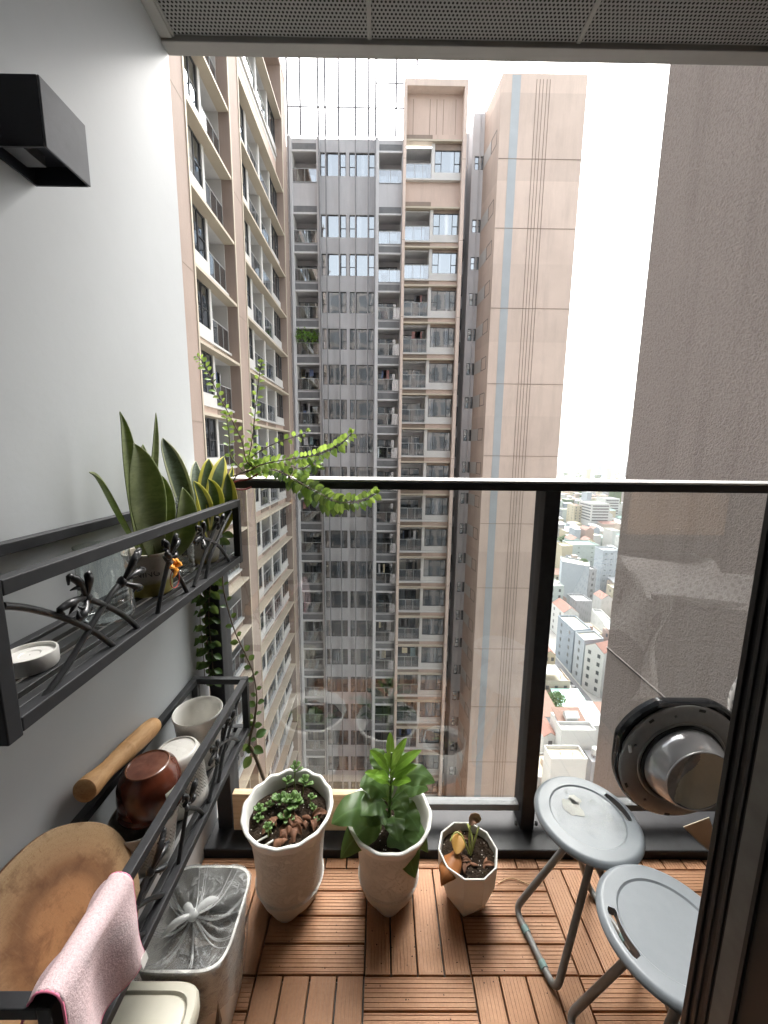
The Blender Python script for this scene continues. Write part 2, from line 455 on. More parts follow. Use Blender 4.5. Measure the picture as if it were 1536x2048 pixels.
# vertical fins that run up past the roof as a screen
M_finl = pm('grey facade fin', (.20,.20,.21), .6, .1, 2)
fin_x = [-.1898, -.2187, -.1501, -.1345, -.1046, -.0668, -.0373, -.0216, .0240, .0690]
for i, rx in enumerate(fin_x):
    x = xr(rx, YG); zb = ztop+.002 if rx in (-.1898, .0240, .0690) else zlow
    if rx == .0690: zb = zr(.822, YP)
    hw_ = .085 if zb > ztop else .055
    MB().box(x-hw_, x+hw_, YG-.46, YG-.285, zb, zr(1.02, YG) if zb > ztop else ztop).build('fin', M_fin if zb > ztop else M_finl, tw)
    if zb < ztop: MB().box(x-.085, x+.085, YG-.46, YG-.285, ztop+.001, zr(1.02, YG)).build('fin', M_fin, tw)
sc = MB()
for rz_, x0, x1 in ((.7554, -.2187, .0411), (.803, -.0216, .0411), (.92, -.2187, .0690)):
    sc.box(xr(x0,YG), xr(x1,YG), YG-.52, YG-.465, zr(rz_,YG)-.045, zr(rz_,YG)+.045)
sc.build('screen_rail', M_fin, tw)
# pink bay
P = MB()
x0o, x0i, x1i, x1o = xr(.0420,YP), xr(.0486,YP), xr(.1762,YP), xr(.1846,YP)
zcap, zcapb = zr(.8166,YP), zr(.803,YP)
P.box(x0o, x0i, YP-.35, YP+1.9, ZBOT, zcap, 1); P.box(x1i, x1o, YP-.35, YP+1.9, ZBOT, zcap, 1); P.box(x0i, x1i, YP-.35, YP+1.9, zcapb, zcap-.003, 1)
P.box(x0i, x1i, YP+.42, YP+.8, LEDGES[0]+.55, zcapb, 0)
P.box(x0i, x1i, YP+.42, YP+.8, LEDGES[1]+.55, LEDGES[0]-3.05, 0)
P.box(x0i, x1i, YP+.6, YP+1.9, ZBOT, LEDGES[-1]-3.3, 0)
for k in (.12,.42,.54,.66,.88):
    xx = x0i + (x1i-x0i)*k; P.box(xx-.02, xx+.02, YP+.405, YP+.419, LEDGES[0]+.6, zcapb-.4, 2)
for k in range(14):                                                   # joints across the piers
    zz = zr(.66-.169*k, YP)
    for a, b_ in ((x0o,x0i),(x1i,x1o)): P.box(a+.01, b_-.01, YP-.353, YP-.349, zz-.02, zz+.02, 2)
P.build('pink_frame', [M_pink, M_pinkpale, M_brown], tw)
xm0, xm1 = xr(.1085,YP), xr(.1153,YP)
protoPW = protoPB = None
for k, zl in enumerate(LEDGES):
    off = -.25 if k == 0 else 0
    cream, sill, band = MB(), MB(), MB()
    cream.box(x0i, x1i, YP-.05, YP+.6, zl-.13, zl)
    band.box(x0i, xm0+.02, YP+.25, YP+.6, zl+.003, zl+.52, 1); band.box(xm0+.02, x1i, YP+.2, YP+.6, zl+.003, zl+.52, 0)
    if k == len(LEDGES)-1: pass
    sill.box(xm0, xm1, YP+.2, YP+.55, zl-2.68+off, zl-.131)
    sill.box(xm1, x1i, YP+.2, YP+.55, zl-2.68+off, zl-2.15+off)
    sill.box(x0i, x1i, YP+.1, YP+.6, zl-2.80+off, zl-2.682+off)
    band.box(xm1, x1i, YP+.26, YP+.5, zl-.38+off, zl-.132, 1)
    cream.build('ledge', M_cream, tw); sill.build('window_sill', M_white, tw); band.build('spandrel', [M_pink, M_brown], tw)
    lw, lb = rel(tw, xm1, YP+.3, zl-2.15+off), rel(tw, x0i, YP+.22, zl+off)
    if protoPW is None:
        protoPW = window_part(tw, x1i-xm1, 1.77, loc=lw); protoPB = balcony_part(tw, xm0-x0i, 1.4, -.30, -2.66, -1.42, 3, loc=lb)
    else:
        copy_part(protoPW[0], tw, lw, deep=protoPW[1]); copy_part(protoPB[0], tw, lb, deep=protoPB[1])
# recess between the bay and the pink slab tower
R = MB(); rx0, rx1 = x1o, 8.1
YR = 41.6
rspans = [(zl-2.75, zl-.75) for zl in LEDGES[1:]]
R.box(rx0-1, rx1, YR+.12, YR+1, ZBOT, zr(.755,39.7), 0)
R.build('recess_wall', [M_grey], tw)
pr = None
for zl in LEDGES[1:]:
    l_ = rel(tw, rx0-.6, YR+.03, zl-2.75)
    if pr is None: pr = window_part(tw, rx1-rx0+.4, 2.0, splits=(.5,), cross=.45, loc=l_)
    else: copy_part(pr[0], tw, l_, deep=pr[1])

# ------------------------------------------------------------------ the blank pink slab tower on the right
rt = thing('slab_tower', 'blank pale pink tower with one blue grey vertical stripe and fine vertical grooves', 'tower', (9, 36.2, ZBOT))
YT = 36.2; zt = zr(.8345, YT)
xl, xrr = xr(.2605, YT), xr(.4525, YT); xs, ys = xr(.2268, 39.7), 39.7
b = MB(); b.prism([(xl,YT),(xrr,YT),(xrr,52),(xs,52),(xs,ys)], ZBOT, zt, 0)
b.build('wall', [M_slab], rt)
b = MB(); b.box(xr(.2834,YT), xr(.3025,YT), YT-.012, YT-.001, ZBOT+.1, zt-.02)
b.build('painted_stripe', pm('blue grey stripe paint', (.36,.39,.41), .7, .07, .5), rt)
gr = MB()
for q in (.3385,.3459,.3531,.3615,.3686): gr.box(xr(q,YT)-.022, xr(q,YT)+.022, YT-.018, YT-.002, ZBOT+.1, zt-.3)
for q in (.6681,.5232,.347,.1705,-.0075,-.1845,-.3615,-.5385,-.7155,-.8925): gr.box(xl+.02, xrr-.02, YT-.024, YT-.003, zr(q,YT)-.02, zr(q,YT)+.02)
gr.build('groove', M_brown, rt)
cap = MB(); cap.prism([(xl+.01,YT+.01),(xrr-.01,YT+.01),(xrr-.01,YT+.4),(xl+.01,YT+.4)], zt+.002, zt+.12); cap.build('parapet', M_slab, rt)
# its grey strip with small corner windows, and the side face with panels
gs0, gs1 = xr(.2006,39.7), xs
zs = zr(.758, 39.7)
b = MB(); gsp = []
gl = [zr(.6525+.020-.0806*0, 39.7)] + [zr(.5229+.018-.0806*k, 39.7) for k in range(19)]
for z in gl: gsp.append((z-1.12, z))
gm = gs0+.24
b.box(gs0, gm, 39.7, 44, ZBOT, zs, 0)
fill(b, gm, gs1-.003, 39.7, 44, gsp, zs, ZBOT, 0)
b.build('side_wall', [M_grey2], rt)
b = MB(); b.box(gs1-.33, gs1-.27, 39.62, 39.69, ZBOT, zs); b.box(gs0+.62, gs0+.66, 39.6, 39.69, ZBOT, zs)
b.build('rain_pipe', M_grey2, rt)
pr = None
for z in gl:
    l_ = (gm-9, 39.75-36.2, z-1.12-ZBOT)
    if pr is None: pr = window_part(rt, gs1-gm-.01, 1.12, splits=(.6,), cross=.5, loc=l_)
    else: copy_part(pr[0], rt, l_, deep=pr[1])
dv = Vector((xl-xs, YT-ys, 0)); L = dv.length; dv.normalize(); nv = Vector((dv.y, -dv.x, 0)) * 1
if nv.x > 0: nv = -nv
prw = None
for z in gl:
    p0 = Vector((xs,ys,0)) + nv*.012
    a_, c_ = p0 + dv*.05, p0 + dv*L*.5
    q = [(a_.x,a_.y,z-1.12),(c_.x,c_.y,z-1.12),(c_.x,c_.y,z),(a_.x,a_.y,z)]
    panel = MB(); panel.add(q, [(0,1,2,3)]); panel.build('white_panel', M_white, rt, solid=.02)
    e_ = p0 + dv*L*.52
    ang = math.atan2(dv.y, dv.x)
    l_ = (e_.x-9, e_.y-36.2, z-1.12-ZBOT)
    if prw is None: prw = window_part(rt, L*.33, 1.12, splits=(), loc=l_, rotz=ang)
    else: copy_part(prw[0], rt, l_, rotz=ang, deep=prw[1])
an = MB(); an.tube([(9.02,40.0,zs),(9.02,40.0,zs+.9)], .05, 6); an.tube([(8.6,40.0,zs+.55),(9.3,40.0,zs+.95)], .045, 6); an.tube([(8.7,40.0,zs+.35),(8.95,40,zs+.62)], .05, 6)
tag(an.build('roof_antenna', M_frame), 'small dark antenna on the low roof beside the striped tower', 'antenna')

# ------------------------------------------------------------------ the pink tower on the left whose balconies run away from us
lt = thing('balcony_tower', 'pink tower close on the left with cream ledges, tall piers and two columns of balconies', 'tower', (-8.8, 18, ZBOT))
XF, XL = -8.8, -8.28
LL = [27.65, 22.4, 19.2] + [16.0 - 3.2*k for k in range(20)]
ztl = 31.2
b = MB()
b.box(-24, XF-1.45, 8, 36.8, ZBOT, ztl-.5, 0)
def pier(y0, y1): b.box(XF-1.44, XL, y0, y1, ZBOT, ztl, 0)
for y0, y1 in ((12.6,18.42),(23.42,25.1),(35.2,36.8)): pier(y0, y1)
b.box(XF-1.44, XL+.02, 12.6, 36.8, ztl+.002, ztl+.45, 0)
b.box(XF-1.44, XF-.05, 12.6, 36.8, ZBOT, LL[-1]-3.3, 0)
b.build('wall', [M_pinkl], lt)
tr = MB()                                                             # cream edges of the piers
for y in (18.42, 23.42, 25.1, 35.2):
    s_ = -1 if y in (18.42, 25.1) else 1
    tr.box(XL+.001, XL+.04, y, y+.13*s_, ZBOT, ztl-.003)
tr.build('edge_trim', M_cream, lt)
jt = MB()
for k in range(9):
    for y0, y1 in ((14,18.28),(23.56,24.96)):
        jt.box(XL+.002, XL+.008, y0, y1, 13.4+2.1-6.4*k*1.0-.02, 13.4+2.1-6.4*k+.02)
jt.build('groove', M_brown, lt)
bays = [(18.42, 23.42, [('w',18.42,20.92),('b',21.17,23.42)]),
        (25.1, 35.2, [('w',25.1,27.5),('b',27.85,30.10),('b',30.45,32.75),('w',33.05,35.2)])]
protos = {}
for k, zl in enumerate(LL):
    tall = zl > 27
    for y0, y1, items in bays:
        led, sil, spa = MB(), MB(), MB()
        led.box(XF-.06, XL, y0, y1, zl-.14, zl)
        spa.box(XF-.3, XF-.02, y0, y1, zl+.003, zl+.50, 0)
        if tall:
            MB().box(XF-.3, XF-.02, y0, y1, zl-4.3, zl-3.2, 0).build('spandrel', M_pink, lt); sil.box(XF-.3, XF+.02, y0, y1, zl-5.25, zl-4.302)
            sil.box(XF-.3, XF+.0, y0, y1, zl-3.198, zl-2.85)
        sil.box(XF-.3, XF+.1, y0, y1, zl-2.80, zl-2.682)
        prev = None
        for kind, a, c in items:
            if prev is not None and a-prev > .05: MB().box(XF-.4, XF+.03, prev, a, zl-2.68, zl-.141).build('white_pillar', M_white, lt)
            prev = c
            if kind == 'w':
                sil.box(XF-.3, XF+.05, a, c, zl-2.68, zl-2.15)
            else:
                spa.box(XF-.019, XF-.004, a+.1, c-.1, zl-3.1, zl-2.83, 1)
            key = (kind, round(c-a,2)); l_ = (XF-.02+8.8, a-18, zl-ZBOT + (-2.15 if kind == 'w' else 0))
            if key not in protos:
                if kind == 'w': protos[key] = window_part(lt, c-a, 2.0, splits=(.5,) if c-a < 1.5 else (.3,.7), cross=.55, loc=l_, rotz=PI/2)
                else: protos[key] = balcony_part(lt, c-a, 1.4, -.14, -2.66, -1.42, 3, loc=l_, rotz=PI/2)
            else: copy_part(protos[key][0], lt, l_, rotz=PI/2, deep=protos[key][1])
        led.build('ledge', M_cream, lt); sil.build('window_sill', M_white, lt); spa.build('spandrel', [M_pink, M_brown], lt)

# our own tower, behind and around the balcony: it shades the court and shows in the windows opposite
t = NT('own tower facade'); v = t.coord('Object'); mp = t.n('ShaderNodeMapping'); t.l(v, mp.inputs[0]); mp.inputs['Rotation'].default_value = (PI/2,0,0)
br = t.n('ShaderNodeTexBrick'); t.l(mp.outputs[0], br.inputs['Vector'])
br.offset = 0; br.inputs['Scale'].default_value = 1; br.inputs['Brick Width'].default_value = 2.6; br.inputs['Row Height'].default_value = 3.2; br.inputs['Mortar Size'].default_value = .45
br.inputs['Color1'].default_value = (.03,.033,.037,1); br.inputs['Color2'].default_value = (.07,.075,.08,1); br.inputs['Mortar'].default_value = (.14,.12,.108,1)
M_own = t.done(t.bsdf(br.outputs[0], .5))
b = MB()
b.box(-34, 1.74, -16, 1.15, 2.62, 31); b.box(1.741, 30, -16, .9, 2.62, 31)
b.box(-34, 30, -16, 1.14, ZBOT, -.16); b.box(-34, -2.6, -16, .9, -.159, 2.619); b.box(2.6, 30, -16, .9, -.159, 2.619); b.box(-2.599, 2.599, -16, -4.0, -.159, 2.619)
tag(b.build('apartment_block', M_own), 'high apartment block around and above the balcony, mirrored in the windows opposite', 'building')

# things people keep on the balconies of the towers
def hang_parts(parent, cands, seed, rotz=0):
    rn = random.Random(seed); cols = [(.55,.56,.58),(.12,.16,.28),(.30,.16,.15),(.60,.55,.40),(.10,.10,.11),(.25,.36,.38)]
    cm = [pm('laundry cloth %d' % i, c, .9, .15, 6) for i, c in enumerate(cols)]
    M_ac = pm('air conditioner case', (.55,.55,.54), .5, .08, 3)
    for (org, wd, floor_z, ax) in cands:
        q = rn.random()
        def P(u, d, z): return (org[0]+u, org[1]+d, z) if ax == 'x' else (org[0]-d, org[1]+u, z)
        if q < .30:
            for k in range(rn.randint(2,4)):
                u0 = rn.uniform(.2, wd-.8); w_, h_ = rn.uniform(.3,.6), rn.uniform(.6,1.0); a, b_ = P(u0,.45,floor_z+2.0-h_), P(u0+w_,.49,floor_z+2.0)
                MB().box(a[0],b_[0],a[1],b_[1],a[2],b_[2]).build('laundry', cm[rn.randrange(6)], parent)
        elif q < .5:
            a, b_ = P(wd-1.05,.75,floor_z+.05), P(wd-.2,1.1,floor_z+.65); MB().box(a[0],b_[0],a[1],b_[1],a[2],b_[2]).build('air_conditioner', M_ac, parent, bevel=.02)
        elif q < .68:
            a, b_ = P(.3,.5,floor_z), P(.9,1.0,floor_z+rn.uniform(.5,1.1)); MB().box(a[0],b_[0],a[1],b_[1],a[2],b_[2]).build('stored_box', cm[rn.randrange(6)], parent, bevel=.02)
hang_parts(tw, [((g['a0'],YG),g['a1']-g['a0'],zl-2.98,'x') for zl in LEDGES[1:]] + [((g['b0'],YG),g['b1']-g['b0'],zl-2.98,'x') for zl in LEDGES[1:]] + [((x0i,YP+.22),xm0-x0i,zl-2.66,'x') for zl in LEDGES[1:]], 5)
hang_parts(lt, [((XF,a),c-a,zl-2.66,'y') for zl in LL[1:] for a, c in ((21.17,23.42),(27.85,30.10),(30.45,32.75))], 8)
# ------------------------------------------------------------------ the balcony shell
XW = -.63
b = MB(); b.box(-1.7, 2.6, -4, 1.40, -.155, -.031)
tag(b.build('floor', pm('concrete floor', (.25,.25,.24), .8)), kind='structure')
b = MB(); b.box(XW-.2, XW, -.3, 1.317, -.03, 2.6)
tag(b.build('balcony_wall', M_wallpaint, bevel=.006), 'smooth grey white side wall behind the two black shelves', 'wall')
# stucco wall beyond the glass
def stucco():
    t = NT('coarse stucco'); v = t.coord('Object')
    n1 = t.noise(v, 66, 3, .6, .8); n2 = t.noise(v, 3, 4)
    s_ = t.ramp(n1, [(.40,0.),(.62,1.)])
    c = t.mix(n2, (.40,.36,.34), (.46,.415,.395))
    c = t.mix(t.math('MULTIPLY', s_, .42), c, (.27,.24,.22))
    rs = t.noise(t.coord('Object', (3,3,.12)), 1.6, 6, .7); c = t.mix(t.math('MULTIPLY', t.ramp(rs, [(.5,0.),(.72,1.)]), .35), c, (.19,.165,.15))
    return t.done(t.bsdf(c, .85, spec=.2, normal=t.bump(s_, .7, .006)))
M_stucco = stucco()
sw = thing('stucco_wall', 'dark taupe wall with coarse stucco texture beyond the right glass pane', 'wall', (1.75, 0, ZBOT))
XS = 1.75
zj = [CAM_Z - .84*XS - 3.2*k for k in range(-9, 26)]
b = MB(); b.box(XS, XS+1.2, -.2, 2.765, ZBOT, 31)
b.build('wall', M_stucco, sw)
b = MB(); ls = MB()
for z in (zj[9],):
    b.box(XS-.004, XS-.001, -.2, 2.765, z-.012, z); ls.box(XS-.008, XS-.001, -.2, 2.765, z+.0005, z+.006)
b.build('groove', M_frame, sw); ls.build('groove_lip', pm('pale lip', (.4,.37,.35), .6), sw)
# perforated ceiling
def perforated():
    t = NT('perforated ceiling metal'); v = t.coord('Object')
    p = .0108
    def lat(off):
        ad = t.n('ShaderNodeVectorMath', operation='ADD'); t.l(v, ad.inputs[0]); ad.inputs[1].default_value = (off*p*.5, off*p*.866, 0)
        sx = t.n('ShaderNodeSeparateXYZ'); t.l(ad.outputs[0], sx.inputs[0])
        fx = t.math('SUBTRACT', t.math('FRACT', t.math('DIVIDE', sx.outputs[0], p)), .5)
        fy = t.math('MULTIPLY', t.math('SUBTRACT', t.math('FRACT', t.math('DIVIDE', sx.outputs[1], p*1.732)), .5), 1.732)
        return t.math('SQRT', t.math('ADD', t.math('MULTIPLY', fx, fx), t.math('MULTIPLY', fy, fy)))
    d = t.math('MINIMUM', lat(0), lat(1))
    hole = t.ramp(d, [(.27,1.),(.32,0.)])
    n = t.noise(t.coord('Object'), 3, 4)
    c = t.mix(n, (.26,.26,.255), (.32,.32,.31))
    c = t.mix(hole, c, (.02,.02,.02))
    inv = t.math('SUBTRACT', 1., hole)
    return t.done(t.bsdf(c, t.math('MULTIPLY_ADD', hole, .4, .45), spec=.3, normal=t.bump(inv, .5, .002)))
M_perf = perforated(); M_trim = pm('grey ceiling trim', (.34,.335,.32), .5, .08, 6)
ZC = 2.590
xs_ = [XW+.035, -.046, .540, 1.126, XS-.005]
names = ['perforated grey metal ceiling panel beside the left wall trim', 'second perforated metal ceiling panel from the left wall, straight above the camera',
         'third perforated metal ceiling panel from the left wall, between two joints', 'perforated metal ceiling panel that meets the stucco wall']
for i in range(4):
    c_ = thing('ceiling_panel', names[i], 'ceiling panel', ((xs_[i]+xs_[i+1])/2, .6, ZC), 'perforated ceiling panels')
    MB().box(xs_[i]+.006, xs_[i+1]-.006, .15, 1.27, ZC, ZC+.02).build('perforated_sheet', M_perf, c_)
    e = MB(); e.box(xs_[i]+.0005, xs_[i]+.0055, .15, 1.27, ZC-.004, ZC+.02); e.box(xs_[i+1]-.0055, xs_[i+1]-.0005, .15, 1.27, ZC-.004, ZC+.02)
    e.build('edge_strip', M_trim, c_)
b = MB(); b.box(XW+.001, XW+.034, .15, 1.27, ZC-.008, ZC+.02); b.box(XW+.001, XS-.002, 1.271, 1.312, ZC-.014, ZC+.03); b.box(XW+.001, XS-.002, .1, 1.305, ZC+.031, ZC+.04)
tag(b.build('ceiling_trim', M_trim, bevel=.002), 'grey metal trim along the front and left edges of the perforated ceiling', 'trim')

# ------------------------------------------------------------------ deck tiles
def wpc():
    t = NT('red brown deck composite'); v = t.coord('Object'); oi = t.n('ShaderNodeObjectInfo')
    n1 = t.noise(v, 9, 6, .65); n2 = t.noise(v, 120, 3, .6)
    c = t.ramp(n1, [(.25, (.31,.150,.072)), (.5, (.385,.198,.102)), (.8, (.46,.255,.142))])
    c = t.mix(t.math('MULTIPLY', t.ramp(n2, [(.45,0.),(.7,1.)]), .25), c, (.22,.10,.06))
    st = t.noise(v, 2.2, 6, .7); c = t.mix(t.math('MULTIPLY', t.ramp(st, [(.55,0.),(.72,1.)]), .22), c, (.55,.36,.25))
    h = t.n('ShaderNodeHueSaturation'); t.l(c, h.inputs['Color']); t.setv(h.inputs['Value'], t.math('MULTIPLY_ADD', oi.outputs['Random'], .2, .88))
    return t.done(t.bsdf(h.outputs[0], .55, spec=.3, normal=t.bump(n2, .25, .001)))
M_wpc = wpc(); M_blackpl = pm('black plastic', (.012,.012,.012), .5)
def slat_tile(mb, W, D, along):
    """4 grooved slats; along='x': slats run along x"""
    L_, S = (W, D) if along == 'x' else (D, W)
    n = max(1, round(S/.0715)); pitch = S/n
    for i in range(n):
        s0 = i*pitch + .0024 - S/2; s1 = (i+1)*pitch - .0024 - S/2
        prof = [(s0+.0015, -.019), (s0, -.0175), (s0, -.0012), (s0+.0012, 0)]
        ng = 7 if s1-s0 > .05 else 3
        for k in range(ng):
            c = s0 + (k+.5)*(s1-s0)/ng; gw = .0008
            prof += [(c-gw, 0), (c-gw*.7, -.0014), (c+gw*.7, -.0014), (c+gw, 0)]
        prof += [(s1-.0012, 0), (s1, -.0012), (s1, -.0175), (s1-.0015, -.019)]
        m = len(prof); vs = []
        for e in (-L_/2+.0016, L_/2-.0016):
            for (q, z) in prof: vs.append((e, q, z) if along == 'x' else (-q, e, z))
        mb.add(vs, [(k, k+1, m+k+1, m+k) for k in range(m-1)] + [tuple(range(m))[::-1], tuple(range(m, 2*m))], 0)
    mb.box(-W/2+.004, W/2-.004, -D/2+.004, D/2-.004, -.03, -.0192, 1)
xb = [XW+.003, -.338, -.036, .266, .568, .870, 1.172, 1.474, 1.747]
yb = [(1.149, 1.184), (.868, 1.148), (.588, .867), (.308, .587)]
rowname = ['cut strip of deck tile against the black kerb', 'deck tile in the row under the flower pots', 'deck tile in the row under the rubbish bin', 'deck tile in the row nearest the doorway']
colname = ['against the left wall', 'second from the left wall', 'third from the left wall', 'fourth from the left wall', 'fifth from the left wall', 'sixth from the left wall', 'seventh from the left wall', 'last before the stucco wall']
cache = {}
for ri, (y0, y1) in enumerate(yb):
    for ci in range(8):
        x0, x1 = xb[ci], xb[ci+1]
        al = 'x' if (ri + ci) % 2 == 0 else 'y'          # row 1, column 1 runs along x
        key = (round(x1-x0-.001,4), round(y1-y0,4), al)
        loc = ((x0+x1)/2, (y0+y1)/2, 0)
        if key not in cache:
            mb = MB(); slat_tile(mb, key[0], key[1], al)
            o = mb.build('deck_tile', [M_wpc, M_blackpl], None, loc=loc); cache[key] = o
        else:
            o = cache[key].copy(); COL.objects.link(o); o.location = loc
        tag(o, 'brown ' + rowname[ri] + ', ' + colname[ci], 'deck tile', 'interlocking brown deck tiles')

# ------------------------------------------------------------------ railing
rl = thing('balcony_railing', 'black metal railing with clear glass panes on a low kerb', 'railing', (.5, 1.3, 0))
b = MB(); b.box(XW+.002, XS-.001, 1.250, 1.385, 1.328, 1.352, 0); b.box(XW+.002, XS-.001, 1.252, 1.383, 1.3525, 1.3605, 1)
M_railtop = pm('rail top with painted highlight', (.46,.46,.455), .5, .1, 9)  # bright highlight along the rail top is put into this colour
b.build('top_rail', [M_black, M_railtop], rl, bevel=.003)
for x0, x1 in ((-.606,-.552), (.541,.592), (1.52,1.57)):
    MB().box(x0, x1, 1.262, 1.347, .032, 1.3275).build('post', M_black, rl, bevel=.003)
M_pane = glass_mat('railing glass', (.93,.94,.935), 1.52, 0., (1,1,1), 0, 20, 0, 2.6)
M_alu = pm('dull aluminium', (.17,.175,.18), .5, .12, 12, spec=.3)
for x0, x1 in ((-.5515,.5405), (.5925,1.5195)):
    p_ = MB().box(x0+.004, x1-.004, 1.301, 1.309, .116, 1.327).build('glass_pane', M_pane, rl)
    c_ = MB().box(x0+.001, x1-.001, 1.288, 1.322, .088, .1155).build('channel', M_alu, rl, bevel=.002)
b = MB(); b.box(XW+.001, XS-.001, 1.186, 1.40, -.03, .031)
b.build('kerb', M_black, rl, bevel=.004)
b = MB()
for x in (.527, .604): b.tube([(x,1.272,.045),(x,1.272,.056)], .006, 8)
b.build('bolt', M_alu, rl)
# pale timber leaning on the kerb
b = MB(); b.box(-.545, .06, 1.255, 1.282, .033, .188)
def timber(name, c0, c1, c2, sc=(1,14,14)):
    t = NT(name); v = t.coord('Object', sc); n = t.noise(v, 6, 6, .65, .6); n2 = t.noise(t.coord('Object'), 90, 3)
    c = t.ramp(n, [(.3,c0),(.52,c1),(.75,c2)])
    return t.done(t.bsdf(c, .55, spec=.3, normal=t.bump(n2, .15, .001)))
M_pine = timber('pale pine', (.46,.31,.18), (.60,.44,.28), (.66,.51,.34))
tb = b.build('timber_plank', M_pine, bevel=.003); tag(tb, 'pale timber plank standing on edge along the kerb behind the large planter', 'plank')

# ------------------------------------------------------------------ wall lamp
wl = thing('wall_lamp', 'black box shaped wall lamp mounted on the grey white wall', 'wall lamp', (XW, .735, 1.917))
M_lampface = pm('lamp face with painted sky sheen', (.17,.178,.195), .5, .12, 8, spec=.15, coat=0, dirt=.2, dscale=18)  # grey base stands in for sky mirrored in the black side face
M_lampdark = pm('matt black lamp metal', (.022,.024,.034), .5, .2, 10)
x0, x1, y0, y1, z0, z1 = XW+.0015, -.53, .688, .782, 1.916, 2.014
b = MB(); t_ = .003
b.box(x0, x1-.0045, y0, y0+t_, z0, z1); b.box(x0, x1-.0045, y1-t_, y1, z0, z1); b.box(x0, x0+t_, y0+t_, y1-t_, z0, z1); b.box(x0+t_, x1-.0045, y0+t_, y1-t_, z1-.03, z1-.027)
b.box(x0+t_, x1-.0045, y0+t_, y1-t_, z0+.03, z0+.033)
b.build('housing', M_lampdark, wl)
b = MB(); b.box(x1-.004, x1, y0, y1, z0, z1); b.build('cover', M_lampface, wl, bevel=.001)
b = MB(); b.box(x0+.012, x0+.045, y0+.012, y1-.03, z0+.012, z0+.029); b.build('lamp_holder', pm('grey lamp holder', (.09,.09,.1), .4), wl)

# ------------------------------------------------------------------ sliding door at the right of the doorway
M_doorblk = pm('black door gasket', (.008,.008,.009), .5, .3, 20)
M_dooralu = pm('worn grey door profile', (.11,.107,.10), .5, .2, 25, .1, 120, .001)
XD = .45
dr = thing('sliding_door', 'black framed sliding door edge at the doorway beside the stools', 'door', (XD, .4, 0))
b = MB(); b.box(XD+.0035, XD+.06, .4095, .4450, -.03, 2.58); b.box(XD+.0012, XD+.0034, .414, .419, -.03, 2.58); b.box(XD+.0012, XD+.0034, .427, .432, -.03, 2.58); b.box(XD, XD+.003, .4385, .446, -.03, 2.58)
b.build('outer_stile', M_doorblk, dr, bevel=.0008)
b = MB(); b.box(XD+.001, XD+.055, .384, .4092, -.03, 2.58); b.build('inner_stile', M_dooralu, dr, bevel=.0008)
b = MB(); b.box(XD-.001, XD+.002, .3795, .3838, -.03, 2.58); b.build('edge_bead', M_doorblk, dr)
b = MB(); b.box(XD+.003, 1.75, .30, .379, -.03, 2.58); b.build('door_panel', pm('door panel with painted darkness', (.007,.006,.005), .5), dr)  # near-black colour stands in for the dark interior showing in the leaf
lk = MB(); lk.box(XD-.0015, XD+.0009, .3875, .3965, .655, .69); lk.build('lock_slot', M_doorblk, dr)
lk = MB(); lk.box(XD-.0006, XD+.0009, .389, .4035, .473, .535); k1 = lk.build('strike_plate', M_dooralu, dr, bevel=.0005)
lk = MB(); lk.box(XD-.0012, XD-.0007, .389, .3905, .478, .532); lk.box(XD-.0012, XD-.0007, .3906, .398, .476, .4785); lk.build('hook', M_doorblk, k1)
b = MB(); b.box(.4, .47, .30, .374, 2.5, 2.589)
# ------------------------------------------------------------------ the room behind the doorway (seen only in reflections)
b = MB(); b.box(-2.59, -2.5, -3.9, .1, -.03, 2.61); b.box(2.45, 2.59, -3.9, .29, -.03, 2.61); b.box(-2.49, 2.44, -3.99, -3.9, -.03, 2.61); b.box(-2.49, 2.44, -3.89, .09, 2.6, 2.615)
b.box(-2.49, XW-.21, .1, .2, -.03, 2.6)
tag(b.build('room_wall', pm('room paint', (.5,.5,.48), .6)), kind='structure')

# ------------------------------------------------------------------ washing machine with its door open
wm = thing('washing_machine', 'front loading washing machine with its round door swung open above the stools', 'washing machine', (1.4, .8, 0))
M_wbody = pm('dark washer body', (.05,.052,.055), .35, .1, 8); M_wring = pm('grey washer door ring', (.27,.265,.255), .42, .12, 20)
wx0, wx1, wy0, wy1 = 1.20, 1.73, .50, 1.10
b = MB(); b.box(wx0, wx1, wy0, wy1, .02, .70); b.box(wx0-.012, wx1, wy0, wy1, .7005, .845); b.build('body', M_wbody, wm, bevel=.012)
b = MB(); b.lathe([(.17,0),(.18,.01),(.15,.02),(.15,.25)], 40, m=0, M=Matrix.Translation((wx0-.015,.8,.515)) @ Matrix.Rotation(PI/2,4,'Y')); b.build('drum_opening', pm('drum steel', (.2,.2,.2), .3, metal=.6), wm, smooth=40)
b = MB(); b.tube([(wx0-.013,.92,.775),(wx0-.04,.92,.775)], [.032,.028], 24); b.build('knob', M_alu, wm, smooth=40)
b = MB(); b.box(wx0-.0145, wx0-.0125, .60, .80, .74, .81); b.build('display', M_blackpl, wm)
